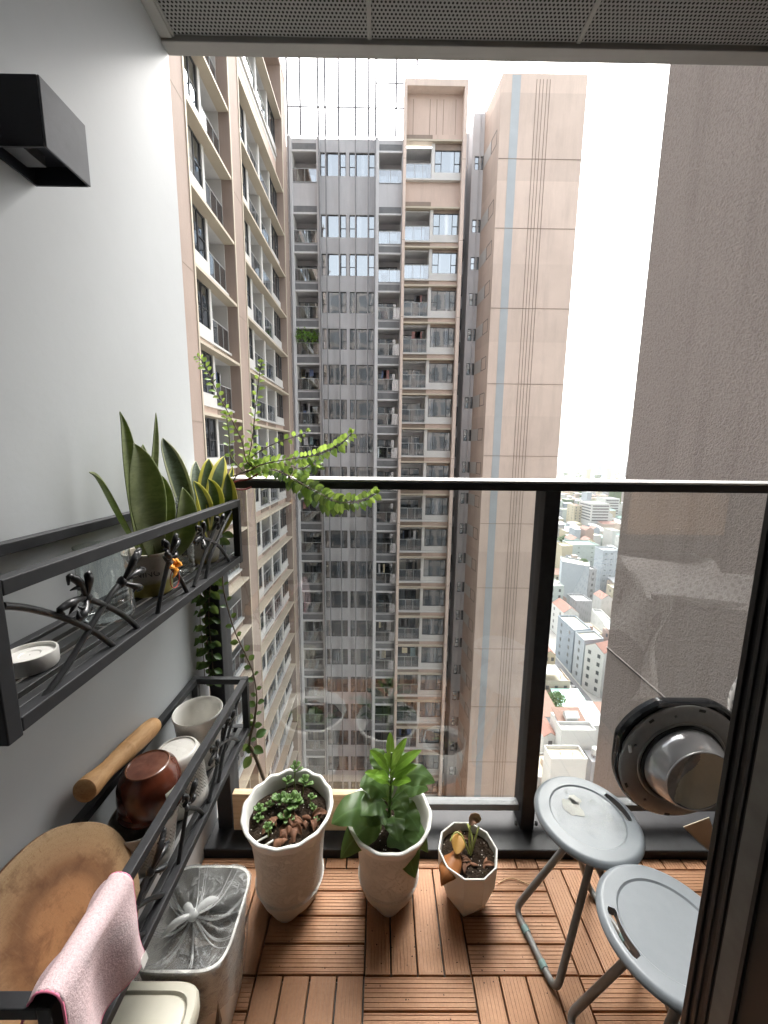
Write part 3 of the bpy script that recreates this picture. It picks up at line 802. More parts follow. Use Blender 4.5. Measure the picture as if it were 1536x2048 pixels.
# door: disc in a plane across y, hinged on the far side
DC = Vector((.930, 1.05, .515)); RX = Matrix.Translation(DC) @ Matrix.Rotation(PI/2, 4, 'X')      # local z -> -y
RD = .196
b = MB()
def octo(r_, z, th, k):
    q = 1/(abs(math.cos(th))**5 + abs(math.sin(th))**5)**.2 if math.sin(th) > 0 else 1
    return r_*min(q,1.085), z
b.lathe([(RD*.9,-.036),(RD*1.0,-.032),(RD*1.015,-.015),(RD*.99,-.004),(RD*.95,-.002)], 72, fn=octo, cap0=True, M=RX)
dshell = b.build('door', pm('black glossy shell', (.010,.011,.013), .18, .2, 10, coat=.3), wm, smooth=35)
b = MB()
b.lathe([(.123,-.004),(.128,.004),(.134,.006),(.138,.002),(.143,.004),(.184,.004),(.190,.0),(.192,-.006)], 72, M=RX); b.build('door_ring', M_wring, dshell, smooth=35)
b = MB(); b.lathe([(.1235,.0045),(.121,.012),(.1255,.013),(.1275,.006)], 72, M=RX); b.build('bowl_seal', M_blackpl, dshell, smooth=50)
# bowl: a dome with a slanted cut at its lower right
def wglass():
    t = NT('grey bowl glass'); v = t.coord('Object'); n = t.noise(v, 14, 4)
    c = t.mix(n, (.46,.46,.47), (.62,.62,.63))
    return t.done(t.bsdf(c, t.math('MULTIPLY_ADD', n, .2, .06), .35, .8, coat=.6))
M_bowl = wglass(); M_bowlrefl = pm('painted beige bowl reflection', (.50,.46,.36), .3, .12, 12, coat=.4); M_scoop = pm('dark scoop glass', (.27,.275,.28), .22, .3, 24, coat=.5)
HB = .066
b = MB(); b.lathe([(.121,.006),(.1195,.020),(.114,.040),(.106,.056),(.0985,HB+.001),(.095,HB+.004)], 96, M=RX); bw = b.build('bowl', M_bowl, dshell, smooth=60)
b = MB(); b.tube([RX @ Vector((.0955*math.cos(k/64*2*PI), .0955*math.sin(k/64*2*PI), HB+.0045)) for k in range(65)], .0026, 8, caps=False)
b.build('bowl_edge', pm('bright bowl edge', (.50,.50,.50), .2, metal=.4), dshell, smooth=60)
b = MB()
def face(uu, vv):
    a = uu*2*PI; r_ = .0945*vv; x, y = r_*math.cos(a), r_*math.sin(a)
    return RX @ Vector((x, y, HB+.003 - .022*(1-vv*vv) - .010*math.exp(-((x+.02-.25*y)/.02)**2)))
b.grid(face, 120, 30)
for i in range(len(b.f)):
    c = RX.inverted() @ (sum((Vector(b.v[k]) for k in b.f[i]), Vector())/4)
    b.m[i] = 1 if c.x > -.022 + .30*c.y + .020*math.sin((c.y+.02)*30) else 0  # right part is beige: a reflection painted onto the glass face
b.build('bowl_front', [M_scoop, M_bowlrefl], dshell, smooth=60)
b = MB()
for a, w_ in ((78,.02),(128,.016),(205,.016),(262,.016),(25,.016)):
    th = math.radians(a); c = Vector((.181*math.cos(th), .181*math.sin(th), .0052)); tt = Vector((-math.sin(th), math.cos(th), 0)); rr_ = Vector((math.cos(th), math.sin(th), 0))
    q = [c+tt*w_/2+rr_*.004, c-tt*w_/2+rr_*.004, c-tt*w_/2-rr_*.004, c+tt*w_/2-rr_*.004]
    b.add([RX @ v_ for v_ in q], [(0,1,2,3)])
b.build('slot', M_blackpl, dshell, solid=.001)
b = MB()
for a in (104, 158, 232, 300):
    b = MB(); th = math.radians(a); b.lathe([(.0045,0),(.004,.002),(.001,.0028)], 12, M=RX @ Matrix.Translation((.163*math.cos(th), .163*math.sin(th), .0045))); b.build('screw', M_alu, dshell, smooth=60)
b = MB(); th = math.radians(163); b.box(-.004,.004,-.012,.012,0,.005); b.v = [tuple(RX @ (Matrix.Rotation(th+.5,4,'Z') @ Vector(v_) + Vector((.176*math.cos(th), .176*math.sin(th), .005)))) for v_ in b.v]
b.build('latch', pm('white latch', (.7,.7,.7), .3), dshell, bevel=.001)
b = MB(); b.box(1.12, 1.187, 1.055, 1.08, .45, .58); b.build('hinge', M_alu, wm, bevel=.003)
# cover cloth, dark crate and cardboard box on top
def cloth_perf():
    t = NT('grey perforated cover'); v = t.coord('UV', (34,34,1)); vo = t.n('ShaderNodeTexVoronoi'); vo.inputs['Randomness'].default_value = .0; vo.inputs['Scale'].default_value = 1; t.l(v, vo.inputs['Vector'])
    h = t.ramp(vo.outputs[0], [(.22,1.),(.32,0.)]); n = t.noise(t.coord('Object'), 6, 4)
    c = t.mix(n, (.70,.69,.67), (.80,.79,.77)); c = t.mix(t.math('MULTIPLY', h, .7), c, (.2,.2,.2))
    return t.done(t.bsdf(c, .42, spec=.5, normal=t.bump(n, .4, .01)))
def cov(uu, vv):
    y = wy0 - .03 + uu*(wy1-wy0+.06)
    s_ = vv*.95                                                     # from the wall side over the top and down the front
    if s_ < .5: x = wx1 - .02 - s_*1.08; z = .90 + .045*math.sin(uu*9+vv*7) + .018*math.sin(uu*23+vv*9) - .05*abs(uu-.5)
    else:
        k = s_ - .5; x = wx0 - .020 - .10*min(1,k*5)*math.sin(uu*6.5+k*4)**2*(1-uu*.5) - .03*math.sin(uu*19+k*11)*min(1,k*6); z = .885 + .03*math.sin(uu*9+3.5) - k*(1.45 - .7*abs(uu-.35))
    return Vector((x, y, z))
b = MB(); b.grid(cov, 40, 40); tag(b.build('cover_sheet', cloth_perf(), smooth=180, solid=.002), 'grey dotted cover sheet draped over the washing machine, mirrored in the right pane', 'cover')
b = MB(); b.box(1.22, 1.66, .52, .74, .965, 1.06); cr = b.build('storage_crate', pm('dark crate plastic', (.03,.032,.036), .4), bevel=.008); tag(cr, 'dark plastic crate on the covered washing machine under a cardboard box', 'crate')
cb = thing('cardboard_box', 'brown cardboard box on the dark crate, mirrored in the right pane', 'box', (1.44, .6, 1.022))
M_card = pm('brown cardboard', (.40,.25,.135), .75, .08, 6, .05, 90, .001)
b = MB(); b.box(1.20, 1.68, .42, .76, 1.062, 1.34); b.build('carton', M_card, cb, bevel=.003)
b = MB(); b.box(1.1985, 1.1998, .56, .61, 1.14, 1.34); b.build('tape', pm('parcel tape', (.36,.16,.05), .3), cb)
# tan cardboard piece leaning on the kerb under the washer door
b = MB()
pl = [(1.060,1.150,.172),(1.16,1.165,.195),(1.22,1.15,.03),(1.125,1.145,.108)]
nrm = Vector((0,-.006,0))
b.add(pl + [tuple(Vector(p)+Vector((0,.0025,0))) for p in pl], [(0,3,2,1),(4,5,6,7),(0,1,5,4),(1,2,6,5),(2,3,7,6),(3,0,4,7)])
tag(b.build('cardboard_sheet', pm('tan card', (.60,.52,.40), .8)), 'tan cardboard sheet leaning below the washer door', 'cardboard')
# ------------------------------------------------------------------ the two wall shelves
SX0, SX1, SY0, SY1 = -.6285, -.443, .415, 1.203
def bez(p0, p1, p2, n=8):
    p0, p1, p2 = Vector(p0), Vector(p1), Vector(p2)
    return [p0*(1-t)**2 + p1*2*t*(1-t) + p2*t*t for t in [k/n for k in range(n+1)]]
M_iron = pm('black scroll iron', (.022,.023,.025), .33, .3, 40, .2, 200, .0006, metal=.2)
def smooth_path(P, n=5):
    P = [Vector(p) for p in P]; out = []
    for i in range(len(P)-1):
        a, b_, c, d = P[max(i-1,0)], P[i], P[i+1], P[min(i+2,len(P)-1)]
        for k in range(n):
            t = k/n
            out.append(.5*((2*b_) + (c-a)*t + (2*a-5*b_+4*c-d)*t*t + (3*b_-a-3*c+d)*t**3))
    out.append(P[-1]); return out
RODS = [ [(.443,1.262),(.477,1.244),(.530,1.206),(.579,1.161),(.618,1.116)], [(.567,1.223),(.602,1.199),(.646,1.161),(.685,1.117)],
         [(.479,1.116),(.519,1.137),(.572,1.174),(.622,1.207),(.649,1.219)], [(.746,1.117),(.763,1.152),(.791,1.198),(.802,1.216)],
         [(.869,1.117),(.844,1.158),(.808,1.201),(.788,1.228)], [(.900,1.122),(.942,1.161),(.993,1.204),(1.064,1.265)],
         [(.964,1.12),(1.0,1.17),(1.071,1.219),(1.151,1.268)], [(1.124,1.118),(1.066,1.175),(1.006,1.211),(.951,1.231)] ]
CLUST = [ (.567,1.223,[(.538,1.266),(.558,1.262),(.516,1.228),(.536,1.206)]), (.649,1.219,[(.694,1.262),(.672,1.262),(.700,1.224),(.676,1.202)]),
          (.795,1.222,[(.778,1.262),(.808,1.266),(.832,1.250),(.770,1.238),(.818,1.226)]), (.951,1.231,[(.922,1.264),(.938,1.268),(.908,1.232),(.928,1.212)]),
          (1.05,1.24,[(1.03,1.268),(1.058,1.27),(1.075,1.25)]) ]
def shelf(label, dz):
    s_ = thing('wall_shelf', label, 'shelf', (SX1, .8, 1.10+dz), 'black iron wall shelves')
    b = MB(); zt, zb = 1.297+dz, 1.100+dz; q = .020
    for x in (SX0, SX1-q):
        b.box(x, x+q, SY0+q, SY1-q, zt-q, zt); b.box(x, x+q, SY0+q, SY1-q, zb, zb+q)
        for y in (SY0, SY1-q): b.box(x, x+q, y, y+q, zb-.004, zt+.0004)
    for z in (zt-q, zb):
        for y in (SY0, SY1-q): b.box(SX0+q, SX1-q, y+.0004, y+q-.0004, z+.0004, z+q-.0004)
    b.build('frame', M_black, s_, bevel=.0016)
    for x in (-.597, -.556, -.515, -.4795):
        MB().box(x, x+(.022 if x < -.48 else .0155), SY0+q, SY1-q, zb+.010, zb+.0195).build('slat', M_blackdust, s_, bevel=.001)
    for P in RODS:
        pts = smooth_path([(SX1-.011, y, z+dz) for y, z in P])
        o = MB().tube(pts, .0048, 8).build('scroll_rod', M_iron, s_, smooth=60)
    for y, z, tips in CLUST:
        b = MB(); c = Vector((SX1-.009, y, z+dz))
        b.lathe([(.001,-.009),(.007,-.004),(.0085,.002),(.005,.009),(.001,.012)], 12, c=c)
        for i, (ty, tz) in enumerate(tips):
            e = Vector((SX1-.002 + (.006 if i % 2 else -.002), ty, tz+dz)); d = e-c
            mid = c + d*.6 + Vector((.008, 0, .010 if i < 3 else -.004))
            hook = e + d.normalized().cross(Vector((1,0,0)))*(.010 if i % 2 else -.010) - d*.10
            b.tube(bez(c, mid, e, 7) + bez(e, e + d*.22, hook, 4)[1:], [.0034,.0038,.0044,.0052,.0060,.0062,.0058,.0050,.0043,.0036,.0028,.0014], 8)
            q2 = c + d*.45; b.tube(bez(q2, q2 + d*.2 + Vector((.006,0,0)), q2 + d*.28 + d.normalized().cross(Vector((1,0,0)))*(.013 if i % 2 else -.013), 5), [.003,.0034,.0034,.003,.0022,.001], 7)
        b.build('leaf_scroll', M_iron, s_, smooth=60)
    return s_
shelf('upper black wall shelf carrying two snake plants and a glass jar', 0)
shelf('lower black wall shelf holding crockery, a pestle and a chopping board', -.60)

# ------------------------------------------------------------------ things on the upper shelf
ZS = 1.1205
def tin_pot(name, label, c, r0, r1, h, lo, hi, split):
    t_ = NT(name + ' glaze'); v = t_.coord('Object'); sx = t_.n('ShaderNodeSeparateXYZ'); t_.l(v, sx.inputs[0])
    n = t_.noise(v, 18, 5, .65); n2 = t_.noise(v, 60, 4)
    hgt = t_.math('MULTIPLY_ADD', n, .03, sx.outputs[2])
    cc = t_.mix(t_.ramp(t_.math('DIVIDE', hgt, h), [(split-.06,0.),(split+.04,1.)]), lo, hi)
    cc = t_.mix(t_.math('MULTIPLY', t_.ramp(n2, [(.5,0.),(.72,1.)]), .35), cc, tuple(x*.4 for x in lo))
    m_ = t_.done(t_.bsdf(cc, .3, spec=.5))
    p = thing('flower_pot', label, 'flower pot', c)
    b = MB(); b.lathe([(r0*.9,0),(r0,.004),(r0+(r1-r0)*.5,h*.5),(r1,h-.008),(r1+.003,h-.004),(r1+.0025,h),(r1-.003,h),(r1-.005,h-.006),(r0+(r1-r0)*.8-.004,h-.03)], 48, c=c, cap0=True)
    b.build('pot', m_, p, smooth=40)
    b = MB(); b.lathe([(.001,h-.022),(r1*.5,h-.020),(r1-.007,h-.024)], 24, c=c); b.build('soil', M_soil, p, smooth=60)
    return p
def soil_mat():
    t_ = NT('potting soil'); v = t_.coord('Object'); n = t_.noise(v, 120, 5, .7); vo = t_.n('ShaderNodeTexVoronoi'); vo.inputs['Scale'].default_value = 170; t_.l(v, vo.inputs['Vector'])
    c = t_.ramp(n, [(.3,(.010,.007,.005)),(.7,(.05,.032,.02))])
    sp = t_.n('ShaderNodeSeparateColor'); t_.l(vo.outputs['Color'], sp.inputs[0])
    wh = t_.math('MULTIPLY', t_.math('GREATER_THAN', sp.outputs[0], .93), t_.math('LESS_THAN', vo.outputs['Distance'], .35))
    c = t_.mix(wh, c, (.55,.52,.46))
    return t_.done(t_.bsdf(c, .95, spec=.15, normal=t_.bump(n, 1., .012)))
M_soil = soil_mat()
CA, CB = Vector((-.535,.865,ZS)), Vector((-.53,1.125,ZS))
potA = tin_pot('flower_pot', 'beige and olive glazed pot with dark lettering under the plain green snake plant', CA, .044, .0500, .100, (.30,.26,.06), (.46,.42,.36), .52)
potB = tin_pot('flower_pot', 'stained grey beige pot under the yellow edged snake plant', CB, .041, .0485, .100, (.27,.24,.14), (.44,.42,.38), .35)
def text_mesh(body, size, extrude=.0005):
    cu = bpy.data.curves.new('lettering', 'FONT'); cu.body = body; cu.size = size; cu.extrude = extrude; cu.align_x = 'CENTER'
    to = bpy.data.objects.new('tmp', cu); COL.objects.link(to); bpy.context.view_layer.update()
    dg = bpy.context.evaluated_depsgraph_get(); me = bpy.data.meshes.new_from_object(to.evaluated_get(dg))
    vs = [v.co.copy() for v in me.vertices]; fs = [tuple(p.vertices) for p in me.polygons]
    bpy.data.objects.remove(to); bpy.data.curves.remove(cu); bpy.data.meshes.remove(me)
    return vs, fs
vs_, fs_ = text_mesh('NING', .020)
b = MB(); a0 = math.atan2(-CA.y, -CA.x) - .12
out = []
for v_ in vs_:
    a = a0 + v_.x/.0470; rr = .0468 + v_.z + .0004
    out.append((CA.x + rr*math.cos(a), CA.y + rr*math.sin(a), ZS + .050 + v_.y))
b.add(out, fs_); b.build('lettering', pm('dark print', (.03,.03,.025), .5), potA)

M_sansA = leaf_mat('snake plant green', (.15,.18,.075), (.25,.285,.135), bands=.4, transl=.3)
M_sansB = leaf_mat('yellow edged snake plant', (.05,.085,.04), (.09,.145,.06), edge=(.66,.60,.10), edge_w=.19, bands=.6, transl=.3)
M_sansP = leaf_mat('pale edged snake plant', (.06,.09,.06), (.12,.16,.11), edge=(.48,.50,.32), edge_w=.12, bands=.7, transl=.15)
SW = 1.0
def sword(mb, base, tip, wd, nrm, bow=(0,0,0), fold=.35, n=14, neck=.45, m=0):
    base, tip = Vector(base), Vector(tip); mid = (base+tip)/2 + Vector(bow)
    path = bez(base, mid*2-(base+tip)/2, tip, n)
    ws = []; tw_ = random.uniform(-.5,.5)
    for k in range(1, n):
        path[k] = path[k] + Vector((0, .006*math.sin(k/n*5+tw_*9), .0))
    for k in range(n+1):
        t_ = k/n
        s_ = neck + (1-neck)*math.sin(min(t_/.55,1)*PI/2)
        s_ *= max(0,(1-max(0,(t_-.55)/.45)**2.0))**.75 if t_ > .55 else 1
        ws.append(max(wd*s_, .0012))
    mb.strip(path, [w_*SW for w_ in ws], nrm, fold, 6, m)
def plant(name, label, cat, specs, mat, base, grp=None):
    p = thing(name, label, cat, base, grp)
    for sp in specs:
        b = MB(); sword(b, *sp); b.build('leaf', mat if not isinstance(mat, list) else mat[sp[-1]] if False else mat, p, smooth=180, solid=.0022, subsurf=1)
    return p
B0 = CA + Vector((0,0,.085))
def bA(dx, dy): return (CA.x+dx*.8, CA.y+dy*.8, ZS+.083)
plant('snake_plant', 'plain green snake plant with broad upright leaves on the upper shelf', 'plant', [
    (bA(-.02,-.015), (-.56,.848,1.530), .040, (1,-.3,.1), (0,.012,0), .45),
    (bA(-.015,.02), (-.555,.975,1.540), .026, (1,-.1,0), (0,-.012,0), .7),
    (bA(.0,-.03), (-.53,.703,1.408), .044, (.8,.3,.9), (.0,-.012,.030), .5),
    (bA(.025,-.01), (-.49,.775,1.462), .088, (1,-.35,.15), (.01,-.012,0), .30),
    (bA(.03,.02), (-.47,.912,1.362), .084, (1,-.2,.2), (.006,.022,-.018), .35),
    (bA(-.015,.015), (-.56,.920,1.462), .046, (1,-.4,0), (0,0,0), .4),
    (bA(.03,-.004), (-.49,.842,1.402), .062, (1,-.5,.1), (.006,.006,0), .38),
    (bA(.012,.032), (-.50,.965,1.330), .046, (1,0,.2), (0,.02,-.01), .4)], M_sansA, B0)
def bB(dx, dy): return (CB.x+dx*.8, CB.y+dy*.8, ZS+.080)
SW = 1.35
pb = thing('snake_plant', 'yellow edged snake plant at the far end of the upper shelf', 'plant', CB + Vector((0,0,.083)))
for i, sp in enumerate([
    (bB(-.02,-.03), (-.56,1.004,1.480), .052, (1,-.4,.2), (0,-.005,.014), .3),
    (bB(-.03,.02), (-.58,1.215,1.416), .050, (1,-.4,0), (0,.0,0), .3),
    (bB(.0,.01), (-.53,1.195,1.424), .055, (1,-.5,.1), (0,-.015,.008), .3),
    (bB(.025,.0), (-.50,1.235,1.430), .050, (1,-.6,.2), (0,-.02,.006), .35),
    (bB(.03,.02), (-.47,1.180,1.382), .062, (1,-.35,.3), (.004,.016,-.012), .3),
    (bB(.005,.03), (-.50,1.300,1.398), .032, (1,-.2,.2), (0,.015,0), .4),
    (bB(.03,-.02), (-.48,.985,1.372), .048, (1,-.3,.2), (.006,-.002,-.01), .35),
    (bB(.03,.01), (-.475,1.055,1.372), .056, (1,-.4,.2), (.008,0,0), .35)]):
    b = MB(); sword(b, *sp); b.build('leaf', M_sansP if i in (0,1) else M_sansB, pb, smooth=180, solid=.0022, subsurf=1)

M_clear = glass_mat('clear glass', (.93,.95,.95), 1.5, .0, (1,1,1), .0, 20, .02, 2.2)
def clear_vessel(mb, prof, c, n=48): mb.lathe(prof, n, c=c)
jc = Vector((-.530,.715,ZS))
jar = thing('glass_jar', 'empty clear glass jar on the upper shelf beside the plain snake plant', 'jar', jc)
b = MB(); b.lathe([(.001,.002),(.038,.002),(.044,.006),(.0455,.016),(.0455,.122),(.0445,.130),(.0440,.136),(.0455,.140),(.0455,.148),(.044,.150)], 56, c=jc)
b.lathe([(.001,.008),(.037,.008),(.0418,.012),(.0432,.020),(.0432,.120),(.0422,.130),(.0417,.137),(.0430,.141),(.0432,.147),(.044,.150)][::-1], 56, c=jc)
b.build('glass', M_clear, jar, smooth=50)
bc = Vector((-.525,1.006,ZS))
bt = thing('plastic_bottle', 'clear ribbed plastic bottle standing between the two snake plants', 'bottle', bc)
prof = [(.001,.004),(.018,.003),(.023,.006)]
for k in range(11):
    z0 = .012 + k*.0125; prof += [(.024,z0),(.0222,z0+.004),(.0222,z0+.006),(.024,z0+.0105)]
prof += [(.023,.155),(.019,.172),(.014,.184),(.0115,.188),(.0115,.196)]
b = MB(); b.lathe(prof, 40, c=bc); b.lathe([(r_*.96-.0004, z_+.0006) for r_, z_ in prof][::-1], 40, c=bc)
b.build('bottle_body', glass_mat('clear plastic', (.93,.94,.94), 1.6, .04, (1,1,1), .3, 90, .0, 1.8), bt, smooth=50)
b = MB(); b.lathe([(.0125,.192),(.0135,.193),(.0135,.204),(.0125,.206),(.001,.206)], 28, c=bc); b.build('cap', glass_mat('clear cap', (.75,.78,.8), 1.5, .1), bt, smooth=40)
lc = Vector((-.532,.548,ZS))
M_whitepl = pm('white plastic', (.70,.69,.66), .35, .04, 8)
b = MB(); b.lathe([(.001,.0),(.033,.0),(.0345,.003),(.0345,.022),(.0335,.0245),(.0315,.0245),(.0305,.022),(.030,.0185),(.027,.0185),(.025,.020),(.014,.0205),(.012,.019),(.001,.019)], 56, c=lc)
tag(b.build('jar_lid', M_whitepl, smooth=35), 'round white plastic lid lying on the near end of the upper shelf', 'lid')
# orange ribbon on the scroll work
rb = thing('ribbon', 'small orange ribbon tied round the shelf scroll work', 'ribbon', (SX1, .78, 1.20))
M_or = pm('orange ribbon cloth', (.75,.30,.02), .5, .15, 60)
b = MB(); rc = Vector((SX1+.006,.778,1.208))
for k in range(9):
    a = random.uniform(0, 2*PI); L_ = random.uniform(.014,.03)
    e = rc + Vector((.004+random.random()*.008, math.cos(a)*L_, math.sin(a)*L_*.8)); md = rc + (e-rc)*.6 + Vector((.012,0,.008))
    b.strip(bez(rc, md, e, 6) + bez(e, md+Vector((.002,.006,-.006)), rc+Vector((.002,.002,-.002)), 6)[1:], [.006]*13, (1,.2,.3), .3, 2)
b.build('bow', M_or, rb, smooth=180, solid=.0006)
b = MB(); b.tube([rc + Vector((.004, .018*math.cos(t_/16*2*PI)+.004, -.026+.020*math.sin(t_/16*2*PI))) for t_ in range(17)], .0008, 6); b.build('string', pm('red string', (.45,.05,.03), .6), rb, smooth=60)
b = MB(); b.tube(smooth_path([(-.380,1.262,1.385),(-.404,1.242,1.371),(-.428,1.235,1.358),(-.462,1.225,1.352),(-.474,1.222,1.339),(-.461,1.225,1.327),(-.437,1.235,1.326),(-.42,1.245,1.333)]), .0028, 8)
tag(b.build('cable', pm('red cable', (.22,.03,.03), .4), smooth=60), 'loop of red cable hanging over the left end of the rail', 'cable')

# ------------------------------------------------------------------ things on the lower shelf
ZL = .5205
M_cer = pm('white glazed ceramic', (.66,.645,.61), .28, .05, 12, .05, 60, .001, dirt=.12, dscale=14)
def zigzag_mat():
    t_ = NT('zigzag ceramic'); v = t_.coord('Object'); sx = t_.n('ShaderNodeSeparateXYZ'); t_.l(v, sx.inputs[0])
    an = t_.math('MULTIPLY', t_.math('ARCTAN2', sx.outputs[1], sx.outputs[0]), 9.)
    tri = t_.math('PINGPONG', an, 1.)
    ph = t_.math('MULTIPLY_ADD', sx.outputs[2], 95., t_.math('MULTIPLY', tri, 1.1))
    wv = t_.math('PINGPONG', ph, .5)
    g_ = t_.ramp(wv, [(.12,0.),(.28,1.)])
    c = t_.mix(g_, (.50,.49,.46), (.68,.665,.63))
    return t_.done(t_.bsdf(c, .4, spec=.4, normal=t_.bump(g_, .8, .004)))
M_zig = zigzag_mat()
cc = Vector((-.535,1.035,ZL))
cup = thing('ceramic_pot', 'plain white ceramic pot standing upright at the far end of the lower shelf', 'ceramic pot', cc)
b = MB(); b.lathe([(.044,0),(.048,.003),(.056,.06),(.064,.150),(.068,.166),(.0685,.170),(.067,.1725),(.0645,.171),(.061,.155),(.053,.06),(.044,.008),(.001,.008)], 56, c=cc, cap0=True); b.build('pot', M_cer, cup, smooth=50)
fc = Vector((-.532,.908,ZL))
fl = thing('ceramic_pot', 'white ceramic pot with zigzag relief turned upside down, behind the brown bowl', 'ceramic pot', fc)
b = MB(); b.lathe([(.066,0),(.069,.004),(.069,.030),(.067,.034),(.0655,.040),(.0630,.080),(.0595,.117),(.060,.118),(.056,.138),(.050,.150),(.046,.153),(.0445,.153),(.043,.149),(.001,.149)], 56, c=fc); b.build('pot', M_cer, fl, smooth=50)
b = MB(); b.lathe([(.067,.0341),(.0665,.036),(.064,.080),(.0605,.1179)], 56, c=fc); b.build('relief_band', M_zig, fl, smooth=60)
gc = Vector((-.532,.762,ZL))
f2 = thing('ceramic_pot', 'white ceramic pot with zigzag relief carrying the brown bowl', 'ceramic pot', gc)
b = MB(); b.lathe([(.050,0),(.054,.004),(.058,.03),(.0572,.031),(.0612,.060),(.0648,.087),(.0658,.088),(.069,.092),(.0695,.112),(.068,.115),(.065,.113),(.058,.04),(.050,.008),(.001,.008)], 56, c=gc, cap0=True); b.build('pot', M_cer, f2, smooth=50)
b = MB(); b.lathe([(.058,.0301),(.062,.060),(.0658,.0879)], 56, c=gc); b.build('relief_band', M_zig, f2, smooth=60)
wc = Vector((-.528,.785,ZL+.1155))
bw_ = thing('brown_bowl', 'red brown glazed bowl upside down on a white zigzag pot', 'bowl', wc)
def brown_glaze():
    t_ = NT('red brown glaze'); v = t_.coord('Object'); n = t_.noise(v, 12, 5, .6); sx = t_.n('ShaderNodeSeparateXYZ'); t_.l(v, sx.inputs[0])
    c = t_.ramp(n, [(.3,(.055,.014,.008)),(.7,(.15,.038,.018))]); c = t_.mix(t_.ramp(t_.math('MULTIPLY_ADD', n, .02, sx.outputs[2]), [(.108,0.),(.116,1.)]), c, (.20,.10,.065))
    return t_.done(t_.bsdf(c, .2, spec=.5, coat=.3))
b = MB(); b.lathe([(.062,.0),(.066,.002),(.067,.008),(.063,.013),(.0645,.020),(.066,.04),(.064,.066),(.056,.088),(.046,.098),(.0445,.103),(.042,.104),(.040,.101),(.001,.100)], 56, c=wc); b.build('bowl', brown_glaze(), bw_, smooth=45)
b = MB()
def lab(uu, vv):
    a = math.radians(-8 - 24*uu); z = .036 + .040*vv; r_ = .0668 - (.003 if z > .06 else 0) - max(0,(z-.05))*.16
    return wc + Vector((r_*math.cos(a), r_*math.sin(a), z))
b.grid(lab, 8, 6); b.build('paper_label', pm('faded paper label', (.55,.55,.46), .7, .15, 60), bw_, smooth=180)
# pestle
M_pestle = timber('pestle wood', (.36,.19,.08), (.50,.29,.13), (.56,.36,.19), (14,3,14))
p0, p1 = Vector((-.594,.680,.768)), Vector((-.602,.935,.722))
dr_ = (p1-p0); Lp = dr_.length; q_ = dr_.to_track_quat('Z','Y').to_matrix().to_4x4()
b = MB(); b.lathe([(.001,0),(.018,.001),(.0235,.006),(.024,.022),(.021,.045),(.019,.075),(.0205,.105),(.0225,.135),(.0235,.138),(.0225,.141),(.0228,.148),(.0235,.19),(.0235,.235),(.021,.255),(.013,.266),(.001,.268)], 40, c=p0, M=q_)
tag(b.build('pestle', M_pestle, smooth=45), 'turned wooden pestle lying along the back rail of the lower shelf', 'pestle')
# chopping board: a slice of tree trunk leaning on the wall
def board_wood():
    t_ = NT('end grain board'); v = t_.coord('Object')
    n = t_.noise(v, 7, 6, .65, .5); ds = t_.n('ShaderNodeVectorMath', operation='LENGTH')
    mp_ = t_.n('ShaderNodeMapping'); t_.l(v, mp_.inputs[0]); mp_.inputs['Location'].default_value = (0,0,0); t_.l(mp_.outputs[0], ds.inputs[0])
    rad = t_.math('MULTIPLY_ADD', n, .03, ds.outputs['Value'])
    ringn = t_.math('PINGPONG', t_.math('MULTIPLY', rad, 210.), 1.)
    c = t_.ramp(t_.math('DIVIDE', rad, .17), [(.0,(.33,.155,.065)),(.36,(.35,.17,.075)),(.50,(.19,.092,.042)),(.58,(.23,.115,.052)),(.68,(.35,.205,.105)),(.86,(.43,.285,.155)),(1.,(.50,.36,.215))])
    c = t_.mix(t_.math('MULTIPLY', ringn, .10), c, (.20,.10,.05))
    st = t_.noise(v, 16, 6, .7, .3); c = t_.mix(t_.math('MULTIPLY', t_.ramp(st, [(.48,0.),(.62,1.)]), 0.65), c, (.12,.05,.022))
    sc_ = t_.noise(t_.coord('Object', (60,6,60)), 5, 4, .6); c = t_.mix(t_.math('MULTIPLY', t_.ramp(sc_, [(.55,0.),(.75,1.)]), .12), c, (.50,.34,.2))
    k1 = t_.noise(t_.coord('Object', (30,240,30)), 2.2, 5, .7); k2 = t_.noise(t_.coord('Object', (220,26,30)), 2., 5, .7)
    for kk in (k1, k2): c = t_.mix(t_.math('MULTIPLY', t_.ramp(kk, [(.60,0.),(.66,1.)]), .45), c, (.17,.08,.035))
    pr_ = t_.noise(v, 420, 3, .6); c = t_.mix(t_.math('MULTIPLY', t_.ramp(pr_, [(.5,0.),(.65,1.)]), .3), c, (.22,.11,.05))
    return t_.done(t_.bsdf(c, .6, spec=.25, normal=t_.bump(t_.noise(v, 130, 4), .3, .001)))
M_board = board_wood(); M_bark = pm('brown bark rim', (.20,.105,.06), .8, .3, 30, .5, 60, .004)
ba = math.atan2(.65, 1.0)
bu = Vector((-math.sin(ba), 0, math.cos(ba)))                # up along the board
bn = Vector((math.cos(ba), 0, math.sin(ba)))                 # faces the room
bcen = Vector((-.445, .551, .500)) + bu*.168
MBd = Matrix.Translation(bcen) @ Matrix((Vector((0,1,0)), bu, Vector((0,1,0)).cross(bu))).transposed().to_4x4()
sgn = 1 if Vector((0,1,0)).cross(bu).dot(bn) > 0 else -1
cbd = thing('chopping_board', 'thick round end grain chopping board leaning in the lower shelf', 'chopping board', bcen)
def wob(r_, z, th, k): return r_*(1 + .012*math.sin(3*th+1) + .008*math.sin(7*th)), z
o = MB(); prof = [(.001,.0),(.05,.0),(.10,.0),(.146,.0),(.150,-.003*sgn)]
rings = [(.0008,.0)] + [(.1455*k/12,.0) for k in range(1,13)] + [(.1475,-.002*sgn)]
